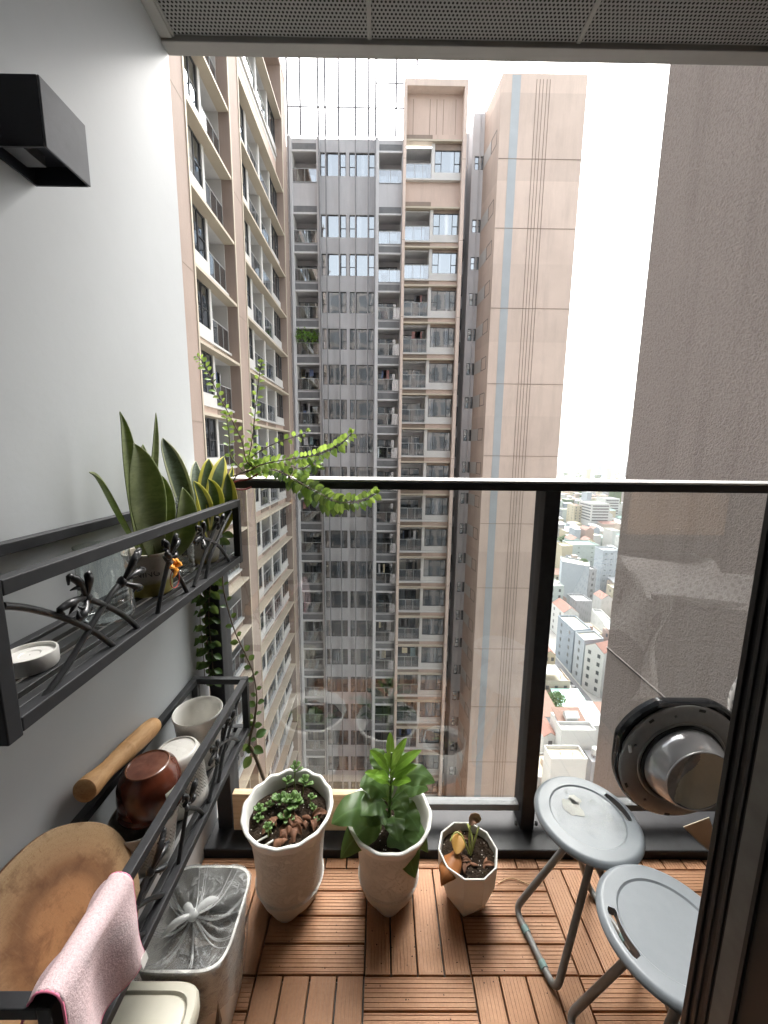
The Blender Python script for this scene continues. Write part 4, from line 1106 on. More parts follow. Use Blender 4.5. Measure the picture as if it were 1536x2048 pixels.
o.lathe(rings, 72, fn=wob, m=0); o.lathe([(.1476,-.0021*sgn),(.149,-.007*sgn),(.148,-.012*sgn)], 72, fn=wob, m=1); o.lathe([(.1479,-.0121*sgn),(.145,-.014*sgn),(.001,-.014*sgn)], 72, fn=wob, m=0)
bo = o.build('board', [M_board, M_bark], cbd, loc=(0,0,0), smooth=40); bo.rotation_euler = MBd.to_euler()
b = MB()
hk = bcen + bu*.147*math.cos(.55) - Vector((0,1,0))*.147*math.sin(.55)
hd = (bu*math.cos(.55) - Vector((0,1,0))*math.sin(.55))
b.tube([hk + hd*(.004+.013) + (hd*math.cos(t_/18*2*PI) + Vector((0,1,0))*math.sin(t_/18*2*PI))*.012 + bn*.004 for t_ in range(19)], .0020, 8)
b.tube([hk - hd*.006 + bn*-.004, hk + hd*.006], .0020, 8); b.build('hanging_ring', M_frame, cbd, smooth=60)
# pink cloth over the front rail
def cloth_mat():
    t_ = NT('pink microfibre'); v = t_.coord('Object'); n = t_.noise(v, 260, 3, .7); n2 = t_.noise(v, 18, 5, .7)
    c = t_.ramp(n, [(.35,(.52,.385,.405)),(.6,(.64,.505,.52))]); c = t_.mix(t_.math('MULTIPLY', t_.ramp(n2, [(.48,0.),(.7,1.)]), .5), c, (.42,.385,.40))
    return t_.done(t_.bsdf(c, .9, spec=.1, normal=t_.bump(n, .6, .002)))
M_cloth = cloth_mat(); M_hem = pm('bright pink hem', (.72,.20,.32), .7, .1, 60)
ct = thing('cleaning_cloth', 'pink microfibre cloth draped over the front rail of the lower shelf', 'cloth', (SX1, .5, .70))
ZT = .6985
def drape(uu, vv):
    y = .418 + uu*.150 + .010*math.sin(vv*6)*vv
    s_ = -.055 + vv*.245                                       # distance along the cloth from the crest
    rr = .013
    if s_ < 0: x = SX1-.010-rr-.008 + s_*.30 - .006*math.sin(uu*9); z = ZT+.006 + s_*.80
    elif s_ < .045:
        a = PI - s_/.045*PI; x = SX1-.009 + (rr+.006)*math.cos(a); z = ZT+.006 + .014*math.sin(a)
    else:
        k = s_-.045; x = SX1+.012 + .012*math.sin(uu*8.5+.6)*min(1,k*14) + .012*k*4; z = ZT+.006 - k*(1-.12*uu*0) - .012*math.sin(uu*PI)*0
    return Vector((x, y, z))
b = MB(); b.grid(drape, 44, 48); b.build('cloth', M_cloth, ct, smooth=180, solid=.0028)
b = MB()
b.tube([drape(1.0, k/40) for k in range(41)], .0018, 6); b.tube([drape(k/30, 1.0) for k in range(31)], .0018, 6); b.tube([drape(0.0, k/40) for k in range(41)], .0018, 6); b.tube([drape(k/30, 0.0) for k in range(31)], .0018, 6)
b.build('hem', M_hem, ct, smooth=60)
b = MB(); e_ = drape(.92, .985)
b.add([e_+Vector(q) for q in ((.002,-.008,.006),(.003,.006,.008),(.006,.007,-.010),(.005,-.007,-.013))], [(0,1,2,3)]); b.build('care_tag', pm('white tag', (.7,.7,.68), .5), ct, solid=.0006)

# ------------------------------------------------------------------ the climbing vine
vn = thing('climbing_vine', 'thorny vine with bright green leaves climbing from the large planter over the rail', 'vine', (-.389,1.165,.30))
M_stem = pm('brown vine stem', (.11,.075,.045), .7, .3, 60, .3, 150, .002); M_stemg = pm('green shoot', (.16,.20,.05), .5, .2, 60)
M_vine = leaf_mat('bright vine leaf', (.17,.28,.035), (.28,.39,.07), transl=.5, rough=.45, vein=.25)
M_vine2 = leaf_mat('mid vine leaf', (.07,.17,.015), (.13,.26,.025), transl=.4, rough=.4, vein=.25)
M_vined = leaf_mat('dark vine leaf', (.022,.060,.016), (.045,.10,.025), transl=.25, rough=.4, vein=.2)
def round_leaf(mb, p, d, nrm, L_, W_, m=0):
    p, d = Vector(p), Vector(d).normalized()
    nrm = Vector(nrm); droop = Vector((0,0,-.10*L_))
    path = [p, p+d*L_*.12, p+d*L_*.3+droop*-.2, p+d*L_*.52, p+d*L_*.74+droop*.4, p+d*L_*.9+droop*.9, p+d*L_+droop*1.5]
    mb.strip(path, [.0015, W_*.55, W_*.95, W_, W_*.75, W_*.38, .001], nrm, .28, 4, m, .03)
SH = {
 'a': ([(-.406,1.26,1.391),(-.43,1.24,1.415),(-.437,1.225,1.477),(-.462,1.21,1.547),(-.487,1.195,1.606),(-.503,1.18,1.657),(-.516,1.165,1.695),(-.525,1.15,1.712)], .018, 40, 1),
 'b': ([(-.44,1.24,1.38),(-.464,1.2,1.431),(-.458,1.18,1.483),(-.453,1.16,1.521),(-.453,1.15,1.552)], .017, 15, 1),
 'c': ([(-.406,1.26,1.391),(-.425,1.25,1.423),(-.411,1.24,1.477),(-.397,1.23,1.545),(-.384,1.22,1.611),(-.371,1.21,1.671),(-.359,1.2,1.708)], .019, 32, 1),
 'd': ([(-.44,1.25,1.39),(-.421,1.25,1.423),(-.365,1.212,1.455),(-.305,1.175,1.477),(-.248,1.138,1.491),(-.205,1.1,1.503)], .018, 18, 1),
 'e': ([(-.44,1.25,1.375),(-.41,1.25,1.395),(-.35,1.222,1.413),(-.266,1.193,1.427),(-.204,1.165,1.436),(-.155,1.137,1.453),(-.113,1.108,1.474),(-.083,1.08,1.5)], .0225, 54, 1),
 'f': ([(-.46,1.2,1.37),(-.406,1.26,1.391),(-.344,1.24,1.389),(-.288,1.2,1.372),(-.234,1.16,1.349),(-.18,1.12,1.328),(-.123,1.09,1.307),(-.058,1.06,1.315),(-.016,1.04,1.338)], .027, 78, 2),
 'g': ([(-.42,1.255,1.39),(-.378,1.25,1.408),(-.312,1.225,1.409),(-.249,1.2,1.395),(-.21,1.175,1.412),(-.187,1.15,1.398)], .026, 40, 2),
 'h': ([(-.29,1.2,1.37),(-.22,1.16,1.325),(-.15,1.12,1.30),(-.11,1.10,1.285)], .030, 20, 3),
}
st_th, st_g = MB(), MB(); lf = {1: MB(), 2: MB(), 3: MB()}
rnd = random.Random(11)
def leaves_along(path, L_, n, kind, t0=.06):
    P = smooth_path(path, 8); N = len(P)-1
    for k in range(n):
        t_ = t0 + (1-t0)*(k+.5*rnd.random())/n; i = min(int(t_*N), N-1)
        p = P[i].lerp(P[i+1], t_*N-i); tg = (P[i+1]-P[i]).normalized()
        a = rnd.uniform(-.5,.5) + (PI if k % 2 else 0)
        s1 = tg.cross(Vector((.2,-1,.3))).normalized(); s2 = tg.cross(s1)
        d = (s1*math.cos(a) + s2*math.sin(a)*.8 + tg*.55).normalized()
        sz = L_*rnd.uniform(.7,1.15)*(1-.35*max(0,t_-.8)/.2)
        nr = (Vector((rnd.uniform(-.5,.5), -.75+rnd.uniform(-.5,.4), .75+rnd.uniform(-.3,.3))))
        mm = kind
        if kind == 2: mm = 3 if rnd.random() < .28 else (1 if rnd.random() < .45 else 2)
        if kind == 1: mm = 1 if rnd.random() < .72 else 2
        pet = p + d*sz*.18
        st_g.tube([p, pet], .0006, 4, caps=False)
        round_leaf(lf[mm], pet, d, nr, sz, sz*.74)
for nm, (path, L_, n, kd) in SH.items():
    P = smooth_path(path, 6)
    (st_g if nm in 'b' else st_th).tube(P, [.0022*(1-.65*k/(len(P)-1)) for k in range(len(P))], 6)
    leaves_along(path, L_, n, kd)
    for q in range(3):                                           # young tips
        round_leaf(lf[1], P[-1], (rnd.uniform(-1,1), rnd.uniform(-.5,.5), rnd.uniform(.2,1)), (0,-1,.6), L_*.6, L_*.4)
trunk = [(-.375,1.150,.26),(-.389,1.165,.318),(-.411,1.18,.369),(-.434,1.19,.421),(-.450,1.2,.451),(-.43,1.205,.536),(-.42,1.207,.611),(-.428,1.207,.703),(-.453,1.21,.772),(-.488,1.213,.862),(-.512,1.215,.97),(-.520,1.222,1.03),(-.515,1.226,1.15),(-.490,1.225,1.28),(-.46,1.215,1.365),(-.43,1.245,1.385),(-.406,1.26,1.391)]
P = smooth_path(trunk, 6); st_th.tube(P, [.0062 if k < 20 else max(.0022, .0062-.0002*(k-20)) for k in range(len(P))], 8)
leaves_along(trunk[4:12], .026, 24, 3, 0.)
leaves_along([(-.450,1.2,.451),(-.432,1.19,.41),(-.43,1.205,.536)], .036, 6, 3, 0.)
for x_ in (-.583, -.600, -.570):
    hp = [(x_+.03,1.228,1.10),(x_,1.236,.99),(x_-.012,1.24,.87),(x_-.008,1.24,.76),(x_-.010,1.24,.64)]
    Q = smooth_path(hp, 5); st_th.tube(Q, .0012, 5); leaves_along(hp, .034, 20, 3, 0.)
leaves_along([(-.56,1.15,1.13),(-.53,1.2,1.16),(-.50,1.21,1.20)], .035, 8, 3, 0.)
st_th.build('stem', M_stem, vn, smooth=60); st_g.build('leaf_stalks', M_stemg, vn, smooth=60).name = 'shoot'
lf[1].build('foliage', M_vine, vn, smooth=180); lf[2].build('foliage', M_vine2, vn, smooth=180); lf[3].build('foliage', M_vined, vn, smooth=180)
# ------------------------------------------------------------------ planters
def planter_mat(name, deep=.75):
    t_ = NT(name); v = t_.coord('Object'); n = t_.noise(v, 26, 5, .65, 1.2); n2 = t_.noise(v, 6, 5)
    ridge = t_.ramp(t_.math('ABSOLUTE', t_.math('SUBTRACT', n, .5)), [(0.,1.),(.05,0.)])
    c = t_.mix(n2, (.60,.575,.535), (.68,.66,.62)); c = t_.mix(t_.math('MULTIPLY', t_.ramp(t_.noise(v, 3.5, 8, .7), [(.5,0.),(.75,1.)]), .28), c, (.36,.31,.26))
    return t_.done(t_.bsdf(c, .48, spec=.35, normal=t_.bump(ridge, deep, .003)))
M_plant = planter_mat('embossed white planter'); M_rim = pm('white planter rim', (.68,.67,.64), .4, .05, 10, dirt=.12, dscale=20)
def planter(label, c, h, rb, rt_, lob, depth_soil, srad):
    p = thing('planter', label, 'planter', c)
    b = MB()
    zf = .075
    prof_f = [(rb*.80,0.0),(rb*.88,.030),(rb*.97,.058),(rb*1.0,zf),(rb*1.045,zf+.004),(rb*1.0,zf+.009)]
    def foot(r_, z, th, k):
        if k == 0: z = .040*(.5-.5*math.cos(4*(th-PI/4)+PI))**1.0 * .9; r_ = r_*(1+.10*(z/.04))
        return r_, z
    b.lathe(prof_f, 96, c=c, fn=foot)
    b.lathe([(rb*.74,.036),(.001,.036)], 48, c=c)
    b.build('foot', M_rim if False else M_plant, p, smooth=50)
    b = MB(); r1 = rt_*.955
    def scal(r_, z, th, k):
        s_ = max(0, (z-h*.86)/(h*.14)); return r_*(1+.007*s_*math.cos(lob*th)), z + .0030*s_*math.cos(lob*th)
    b.lathe([(rb*1.0,zf+.0091),(rb*1.01,h*.4),(rb*1.05,h*.6),(rb*1.12,h*.78),(r1*.985,h*.9)], 128, c=c, fn=scal)
    b.build('body', M_plant, p, smooth=60)
    b = MB(); b.lathe([(r1*.985,h*.9001),(r1*1.02,h*.955),(rt_,h*.982),(rt_+.0025,h*.990),(rt_+.0015,h*.998),(rt_-.0025,h*1.001),(rt_-.0065,h*.999),(rt_-.009,h*.990),(r1*.93,h*.93),(rb*1.08,h*.74),(rb*.98,h*.55)], 128, c=c, fn=scal); b.build('rim', M_rim, p, smooth=60)
    b = MB()
    def so_(uu, vv):
        a = uu*2*PI; r_ = vv*srad; q = Vector((r_*math.cos(a), r_*math.sin(a), h-depth_soil))
        q.z += .012*noise.noise(q*26) + .010*(1-vv)
        return q + c
    b.grid(so_, 60, 18); b.build('soil', M_soil, p, smooth=180)
    return p
c1, c2, c3 = Vector((-.288,1.072,.001)), Vector((.035,1.080,.001)), Vector((.290,1.062,.001))
planter('tall white scalloped planter with succulents and dead leaves, holding the vine stem', c1, .335, .105, .140, 14, .045, .1235)
planter('white scalloped planter in the middle with a broad leaved green plant', c2, .300, .096, .134, 12, .065, .1015)
# small faceted pot
fp = thing('planter', 'small white faceted pot with a wilted plant', 'planter', c3)
b = MB(); n = 10; h = .185; r0, r1, r2 = .060, .092, .097
A = [(r0*math.cos(2*PI*(i+.5)/5), r0*math.sin(2*PI*(i+.5)/5), 0) for i in range(5)]
Bm = [(r1*math.cos(2*PI*i/10), r1*math.sin(2*PI*i/10), .105 if i % 2 else .085) for i in range(10)]
T_ = [(r2*math.cos(2*PI*i/10), r2*math.sin(2*PI*i/10), h) for i in range(10)]
T2 = [((r2-.006)*math.cos(2*PI*i/10), (r2-.006)*math.sin(2*PI*i/10), h) for i in range(10)]
I_ = [((r1-.010)*math.cos(2*PI*i/10), (r1-.010)*math.sin(2*PI*i/10), h*.6) for i in range(10)]
vs_ = [Vector(p)+c3 for p in A+Bm+T_+T2+I_]; fs_ = [tuple(range(5))[::-1]]
for i in range(5):
    j = (i+1) % 5; m_ = 2*i+1
    fs_ += [(i, 5+(m_) % 10, 5+(m_-1) % 10), (i, 5+(m_+1) % 10, 5+m_), (i, j, 5+(m_+1) % 10)]
for i in range(10):
    j = (i+1) % 10
    fs_ += [(5+i,5+j,15+j,15+i), (15+i,15+j,25+j,25+i), (25+i,25+j,35+j,35+i)]
b.add(vs_, fs_); b.build('pot', M_rim, fp, bevel=.003)
b = MB()
def so3(uu, vv):
    a = uu*2*PI; r_ = vv*.086; q = Vector((r_*math.cos(a), r_*math.sin(a), .158)); q.z += .010*noise.noise(q*40+Vector((3,0,0))); return q + c3
b.grid(so3, 40, 12); b.build('soil', M_soil, fp, smooth=180)

# succulents, dead leaves and eggshell-white sticks in the tall planter
M_succ = leaf_mat('succulent leaf', (.085,.165,.045), (.15,.25,.075), transl=.25, rough=.35); M_dead = leaf_mat('dead brown leaf', (.10,.042,.022), (.22,.10,.055), transl=.15, rough=.7)
M_dead2 = leaf_mat('ochre dry leaf', (.40,.20,.045), (.52,.30,.08), transl=.3, rough=.55); M_dead3 = leaf_mat('rust dry leaf', (.30,.105,.03), (.42,.17,.06), transl=.25, rough=.5)
rnd = random.Random(5)
def rosette(mb, st, p, R_, n, hgt):
    p = Vector(p); top = p + Vector((rnd.uniform(-.012,.012), rnd.uniform(-.012,.012), hgt))
    st.tube([p, p.lerp(top,.5)+Vector((rnd.uniform(-.004,.004),0,0)), top], .0022, 6)
    for k in range(n):
        a = k*2.4 + rnd.random()*.4; el = .15 + .9*(k/n); q = top - Vector((0,0,hgt*.25*(1-k/n)))
        d = Vector((math.cos(a)*math.cos(el), math.sin(a)*math.cos(el), math.sin(el))); L_ = R_*rnd.uniform(.75,1.1)*(1-.35*k/n)
        path = [q, q+d*L_*.3, q+d*L_*.6+Vector((0,0,.002)), q+d*L_*.85+Vector((0,0,.003)), q+d*L_]
        mb.strip(path, [.003, L_*.30, L_*.52, L_*.50, L_*.14], (d.x*-.6,d.y*-.6,1), .25, 4)
groups = [('leafy green succulent in the middle of the tall planter, largest of its succulents', (-.290,1.085), [(0,0,.040,11,.040),(.028,.020,.034,9,.036),(-.030,.018,.034,9,.030),(.010,-.030,.030,8,.022)]),
          ('pale green succulent sprig standing highest at the back of the tall planter', (-.290,1.165), [(0,0,.030,8,.095),(.030,-.012,.030,8,.055),(-.035,-.006,.026,7,.045)]),
          ('small succulent clump at the left rim of the tall planter', (-.378,1.070), [(0,0,.024,9,.022),(.004,-.022,.020,8,.016),(.012,.018,.018,7,.020)]),
          ('tiny succulent sprigs at the right rim of the tall planter', (-.205,1.075), [(0,0,.018,7,.022),(-.012,.018,.016,7,.026),(.002,-.026,.013,6,.020),(-.02,.04,.018,7,.03)]),
          ('thin succulent sprig beside the white sticks in the tall planter', (-.335,1.008), [(0,0,.020,8,.040),(.010,.006,.014,6,.026)])]
for lb_, (gx, gy), items in groups:
    s_ = thing('succulent', lb_, 'succulent', (gx, gy, .288)); mb, st = MB(), MB()
    for dx, dy, R_, n, hg in items: rosette(mb, st, (gx+dx, gy+dy, .288), R_, n, hg)
    st.build('stem', M_stemg, s_, smooth=60); mb.build('foliage', M_succ, s_, smooth=180, solid=.0022)
def dry_leaf(mb, p, L_, W_, az, curl=.5, m=0, tilt=0.):
    p = Vector(p); d = Vector((math.cos(az), math.sin(az), 0)); N = 7; path = []
    for k in range(N):
        t_ = k/(N-1); path.append(p + d*L_*t_ + Vector((0,0, curl*L_*(math.sin(t_*PI)*.5) + tilt*L_*t_)))
    mb.strip(path, [.002, W_*.6, W_, W_*1.05, W_*.9, W_*.5, .002], (rnd.uniform(-.4,.4), rnd.uniform(-.4,.4), 1), rnd.uniform(.5,1.1)*rnd.choice((-1,1)), 5, m, .10)
b = MB()
for k in range(34):
    a = rnd.uniform(PI*1.05, PI*2.05); r_ = rnd.uniform(.01,.095)
    dry_leaf(b, (c1.x+.01+r_*math.cos(a), c1.y-.012+r_*math.sin(a)*.85, .292+rnd.uniform(0,.010)), rnd.uniform(.026,.048), rnd.uniform(.018,.028), rnd.uniform(0,6.3), rnd.uniform(.2,.9))
tag(b.build('dead_leaves', M_dead, smooth=180, solid=.0008), 'brown crumpled dead leaves on the soil of the tall planter', 'dead leaves', kind='stuff')
for k, (x_, y_, a) in enumerate(((-.352,.992,.5),(-.330,.978,.55))):
    q = Vector((x_, y_, .298)); d = Vector((math.cos(a), math.sin(a), .12))*.020
    tag(MB().tube([q-d, q+d], .0028, 8).build('white_stick', M_whitepl, smooth=60), ['short white stick in the tall planter, the one nearer the left rim','short white stick in the tall planter, the one nearer the front rim'][k], 'stick', 'short white sticks in the tall planter')

# broad leaved plant in the middle planter
M_broad = leaf_mat('broad green leaf', (.045,.10,.028), (.09,.165,.05), transl=.32, rough=.40, vein=.35); M_young = leaf_mat('young green leaf', (.13,.27,.025), (.20,.36,.045), transl=.4, rough=.35, vein=.3)
gp = thing('leafy_plant', 'green plant with wavy drooping broad leaves in the middle planter', 'plant', (c2.x, c2.y, .235))
stp = smooth_path([(.035,1.085,.225),(.036,1.09,.32),(.040,1.097,.41),(.040,1.10,.50)], 6)
MB().tube(stp, [.0065 - .0035*k/(len(stp)-1) for k in range(len(stp))], 8).build('stem', pm('green stem', (.15,.22,.06), .45, .15, 40), gp, smooth=60)
TIPS = [((-.141,1.0,.345),.088,.30,0),((-.113,.985,.240),.080,.29,0),((-.059,1.05,.425),.066,.36,0),((.179,1.08,.410),.060,.42,0),((.165,1.12,.345),.055,.36,0),((.128,1.03,.285),.074,.33,0),((.152,1.0,.245),.060,.30,0),
        ((.112,.975,.185),.092,.29,0),((-.050,.99,.385),.068,.33,0),((-.027,1.0,.335),.062,.30,0),((-.087,1.03,.345),.060,.31,0),((.085,1.02,.36),.060,.36,0),((.06,.985,.30),.060,.30,0),((.10,1.16,.44),.055,.42,0),((-.03,1.18,.44),.055,.40,0),((.0,1.15,.36),.06,.33,0),
        ((-.030,1.095,.512),.044,.46,1),((.138,1.12,.492),.046,.46,1),((.122,1.09,.462),.044,.44,1),((.014,1.065,.520),.040,.48,1),((.074,1.08,.528),.040,.48,1),((.035,1.14,.540),.038,.49,1),((.050,1.060,.478),.042,.45,1),((-.012,1.05,.462),.046,.44,1),((.090,1.14,.520),.040,.47,1),((.100,1.05,.445),.046,.42,1),((-.045,1.07,.455),.048,.42,1)]
for tip, wd, za, young in TIPS:
    base = Vector((.037, 1.09, za - .03)); tip = Vector(tip); d = tip-base; hor = Vector((d.x,d.y,0)).length
    crest = base + d*.5 + (Vector((-d.x*.12,-d.y*.12,.012)) if young else Vector((0,0,.030+hor*.32)))
    path = bez(base, crest, tip, 14); n_ = len(path); ws = []
    for k in range(n_):
        t_ = k/(n_-1); w_ = .05 if t_ < .18 else math.sin(min(1,((t_-.18)/.82)**.8)*PI)**.65
        ws.append(max(.0016, wd*(.72 if young else 1.12)*w_ if t_ >= .18 else .005))
    b = MB(); b.strip(path, ws, (d.x*.2, -.45+d.y*.2, 1), .16 if young else -.10, 8, 0, .05 if young else .085)
    b.build('leaf', M_young if young else M_broad, gp, smooth=180, subsurf=1)
# wilted plant in the small pot
wp = thing('wilted_plant', 'wilted plant with ochre and rust dry leaves in the small faceted pot', 'plant', (c3.x, c3.y, .16))
b = MB()
for P_ in ([(.300,1.072,.158),(.300,1.09,.195),(.306,1.105,.225)],[(.296,1.07,.158),(.275,1.085,.205),(.255,1.09,.215),(.235,1.075,.20)],[(.304,1.07,.158),(.322,1.09,.20),(.335,1.11,.215)],[(.30,1.065,.158),(.308,1.085,.20),(.30,1.12,.215)]):
    b.tube(smooth_path(P_, 4), .0032, 6)
b.build('stalk', pm('yellow green stalk', (.30,.32,.08), .5, .2, 40), wp, smooth=60)
b = MB(); b.strip(smooth_path([(.265,1.088,.212),(.255,1.06,.206),(.245,1.035,.196)],4), [.004,.02,.034,.042,.046,.04,.030,.018,.003], (.3,-.4,1), .3, 6, 0, .05); b.build('ochre_leaf', M_dead2, wp, smooth=180, solid=.0008)
b = MB(); b.strip(smooth_path([(.258,1.065,.185),(.235,1.03,.190),(.205,.995,.178),(.192,.980,.150)],4), [.003,.02,.036,.05,.058,.062,.064,.06,.052,.04,.026,.013,.003], (-.2,-.2,1), -.55, 6, 0, .06); b.build('rust_leaf', M_dead3, wp, smooth=180, solid=.0008)
b = MB(); b.strip(smooth_path([(.306,1.105,.222),(.316,1.12,.235),(.334,1.13,.225),(.345,1.135,.205)],4), [.003,.012,.022,.028,.032,.034,.034,.032,.028,.022,.015,.008,.002], (0,-.9,.5), .5, 6, 0, .10); b.build('dry_leaf', leaf_mat('pale brown dry leaf', (.26,.14,.085), (.38,.22,.15), transl=.2, rough=.7), wp, smooth=180, solid=.0008)
for k in range(12):
    b = MB(); a = rnd.uniform(0,6.3); r_ = rnd.uniform(.02,.07); dry_leaf(b, (c3.x+r_*math.cos(a), c3.y+r_*math.sin(a), .161), rnd.uniform(.02,.045), rnd.uniform(.006,.014), rnd.uniform(0,6.3), .3); b.build('dry_leaf', M_dead, wp, smooth=180, solid=.0008)
b = MB(); b.tube(smooth_path([(.41,1.10,.003),(.46,1.115,.005),(.52,1.095,.0035),(.56,1.10,.004)],5), .0016, 6)
tag(b.build('dry_stalk', pm('straw stalk', (.50,.33,.16), .6), smooth=60), 'thin dry stalk lying on the deck between small pot and stool', 'stalk')

# ------------------------------------------------------------------ folding stools
M_stool = pm('grey stool plastic', (.215,.24,.262), .33, .06, 5, .06, 40, .001, spec=.4, dirt=.14, dscale=14)
M_tube = pm('grey painted steel tube', (.19,.19,.185), .35, .12, 20, spec=.5)
M_foot = pm('teal rubber foot', (.17,.27,.26), .6, .15, 30)
RS, ZSEAT, S0 = .141, .43, math.radians(24)
def seat_bm():
    n = 216; radii = [.0005,.03,.06,.088,.096,.1000,.1015,.1022,.1030,.1045,.1070,.1100,.1130,.1160,.1185,.1200,.1208,.1215,.1235,.126,.1285,.1325,.1362,.139,.1408]
    def top(r_):
        if r_ < .096: return -.0035 - .0015*(1-(r_/.096)**2)
        if r_ < .1: return -.0035 + .0035*(r_-.096)/.004
        return .0 if r_ < .128 else -.012*((r_-.128)/.013)**2.2
    b = MB(); vs, fs = [], []
    nr = len(radii)
    def slot(k, i):
        rm = (radii[k]+radii[k+1])/2; a = (i+.5)/n*2*PI; a = (a+PI) % (2*PI) - PI
        if not (.1022 < rm < .1208): return False
        q_ = min(1, abs(rm-.1115)/.0093); lim = S0 - .083*(1-math.sqrt(1-q_*q_))
        return abs(a) < lim
    for side in (0,1):
        for k in range(nr):
            for i in range(n):
                a = i/n*2*PI; r_ = radii[k]; z = top(r_)
                if side: z = -.020 + (0 if r_ < .12 else (r_-.12)*.25); 
                vs.append((r_*math.cos(a), r_*math.sin(a), z))
    for side in (0,1):
        o_ = side*nr*n
        for k in range(nr-1):
            for i in range(n):
                if slot(k,i): continue
                j = (i+1) % n; q = (o_+k*n+i, o_+k*n+j, o_+(k+1)*n+j, o_+(k+1)*n+i)
                fs.append(q if side == 0 else q[::-1])
    for i in range(n):
        j = (i+1) % n; fs.append(((nr-1)*n+i, (nr-1)*n+j, nr*n+(nr-1)*n+j, nr*n+(nr-1)*n+i))
    for k in range(nr-1):
        for i in range(n):
            if not slot(k,i): continue
            for (a_, b_, kk, ii) in (((k,i),(k,(i+1)%n),k-1,i), ((k+1,i),(k+1,(i+1)%n),k+1,i), ((k,i),(k+1,i),k,(i-1)%n), ((k,(i+1)%n),(k+1,(i+1)%n),k,(i+1)%n)):
                if not slot(kk, ii):
                    p, q = a_[0]*n+a_[1], b_[0]*n+b_[1]; fs.append((p, q, nr*n+q, nr*n+p))
    b.add(vs, fs); return b
def U_frame(sx, hw, tx, thw, pinch=0.):
    """foot bar on the floor at local x = sx, legs rising to (tx, +-thw) under the seat"""
    r_ = .0095; zf = r_+.001
    ft, fb = Vector((sx, hw, zf)), Vector((sx, -hw, zf)); t1, t0 = Vector((tx, thw, .408-ZSEAT+ZSEAT)), Vector((tx, -thw, .408))
    pts = [t1]
    def corner(a, c, b_, rad=.035):
        p0 = c + (a-c).normalized()*rad; p1 = c + (b_-c).normalized()*rad
        return bez(p0, c, p1, 7)
    pts += corner(t1, ft, fb) + corner(ft, fb, t0) + [t0]
    return MB().tube(pts, r_, 12)
def make_stool(label, loc, rz, grp):
    s_ = thing('folding_stool', label, 'stool', loc, grp)
    se = seat_bm().build('seat', M_stool, s_, loc=(0,0,ZSEAT), smooth=38)
    U_frame(-.138, .100, .036, .016).build('leg_frame', M_tube, s_, loc=(0,0,0), smooth=60)
    U_frame(.138, .100, -.036, .034).build('leg_frame', M_tube, s_, loc=(0,0,0), smooth=60)
    b = MB(); b.box(-.052,.052,-.060,.060,.400,.4095); b.build('bracket', M_tube, s_, loc=(0,0,0), bevel=.002)
    for sx in (-.138,.138):
        for y in (-.042,.042):
            MB().lathe([(.0098,-.009),(.0112,-.0085),(.0112,.0085),(.0098,.009)], 18, c=(sx,y,.0105), M=Matrix.Rotation(PI/2,4,'X')).build('rubber_foot', M_foot, s_, loc=(0,0,0), smooth=40)
    s_.rotation_euler = (0,0,rz)
    return s_
st1 = make_stool('grey folding stool with torn clear film on its seat, beside the middle railing post', (.597,.955,0), math.radians(13), 'grey folding stools')
st2 = thing('folding_stool', 'clean grey folding stool in front, partly hidden by the sliding door', 'stool', (.637,.688,0), 'grey folding stools')
for ch in kids(st1):
    c_ = ch.copy(); COL.objects.link(c_); c_.parent = st2
st2.rotation_euler = (0,0,math.radians(183))
# torn clear film and residue on the first seat
b = MB(); rn = random.Random(3)
t_ = NT('peeling clear film'); tr_ = t_.n('ShaderNodeBsdfTransparent'); gl_ = t_.bsdf((.40,.42,.415), .28, spec=.35, normal=t_.bump(t_.noise(t_.coord('Object'), 45, 4, .7), .5, .01))
mx_ = t_.n('ShaderNodeMixShader'); t_.l(t_.math('MULTIPLY_ADD', t_.ramp(t_.noise(t_.coord('Object'), 22, 3), [(.42,0.),(.6,1.)]), .12, .03), mx_.inputs[0]); t_.l(tr_.outputs[0], mx_.inputs[1]); t_.l(gl_, mx_.inputs[2]); M_film = t_.done(mx_.outputs[0])
def patch(cx, cy, rad, seed, m, z, sq=1.):
    rn = random.Random(seed); pts = []
    for k in range(30):
        a = k/30*2*PI; r_ = rad*(.75+.35*noise.noise(Vector((math.cos(a)*1.3+seed, math.sin(a)*1.3, seed*.7))) + rn.uniform(-.06,.06))
        pts.append((cx+r_*math.cos(a), cy+r_*math.sin(a)*sq, z))
    b.add([(cx,cy,z)]+pts, [(0,k+1,(k+1)%30+1) for k in range(30)], m)
patch(-.01,.0,.100,1,0,-.0026); patch(.052,-.048,.045,4,0,-.0018); patch(.055,.02,.05,9,0,-.0016,.7)
b.build('torn_film', M_film, st1, loc=(0,0,ZSEAT))
b = MB(); patch(-.022,.034,.030,2,0,-.0032,1.3); patch(.0,.052,.022,7,0,-.0032); b.build('glue_residue', pm('pale residue', (.38,.385,.35), .6, .15, 60), st1, loc=(0,0,ZSEAT))

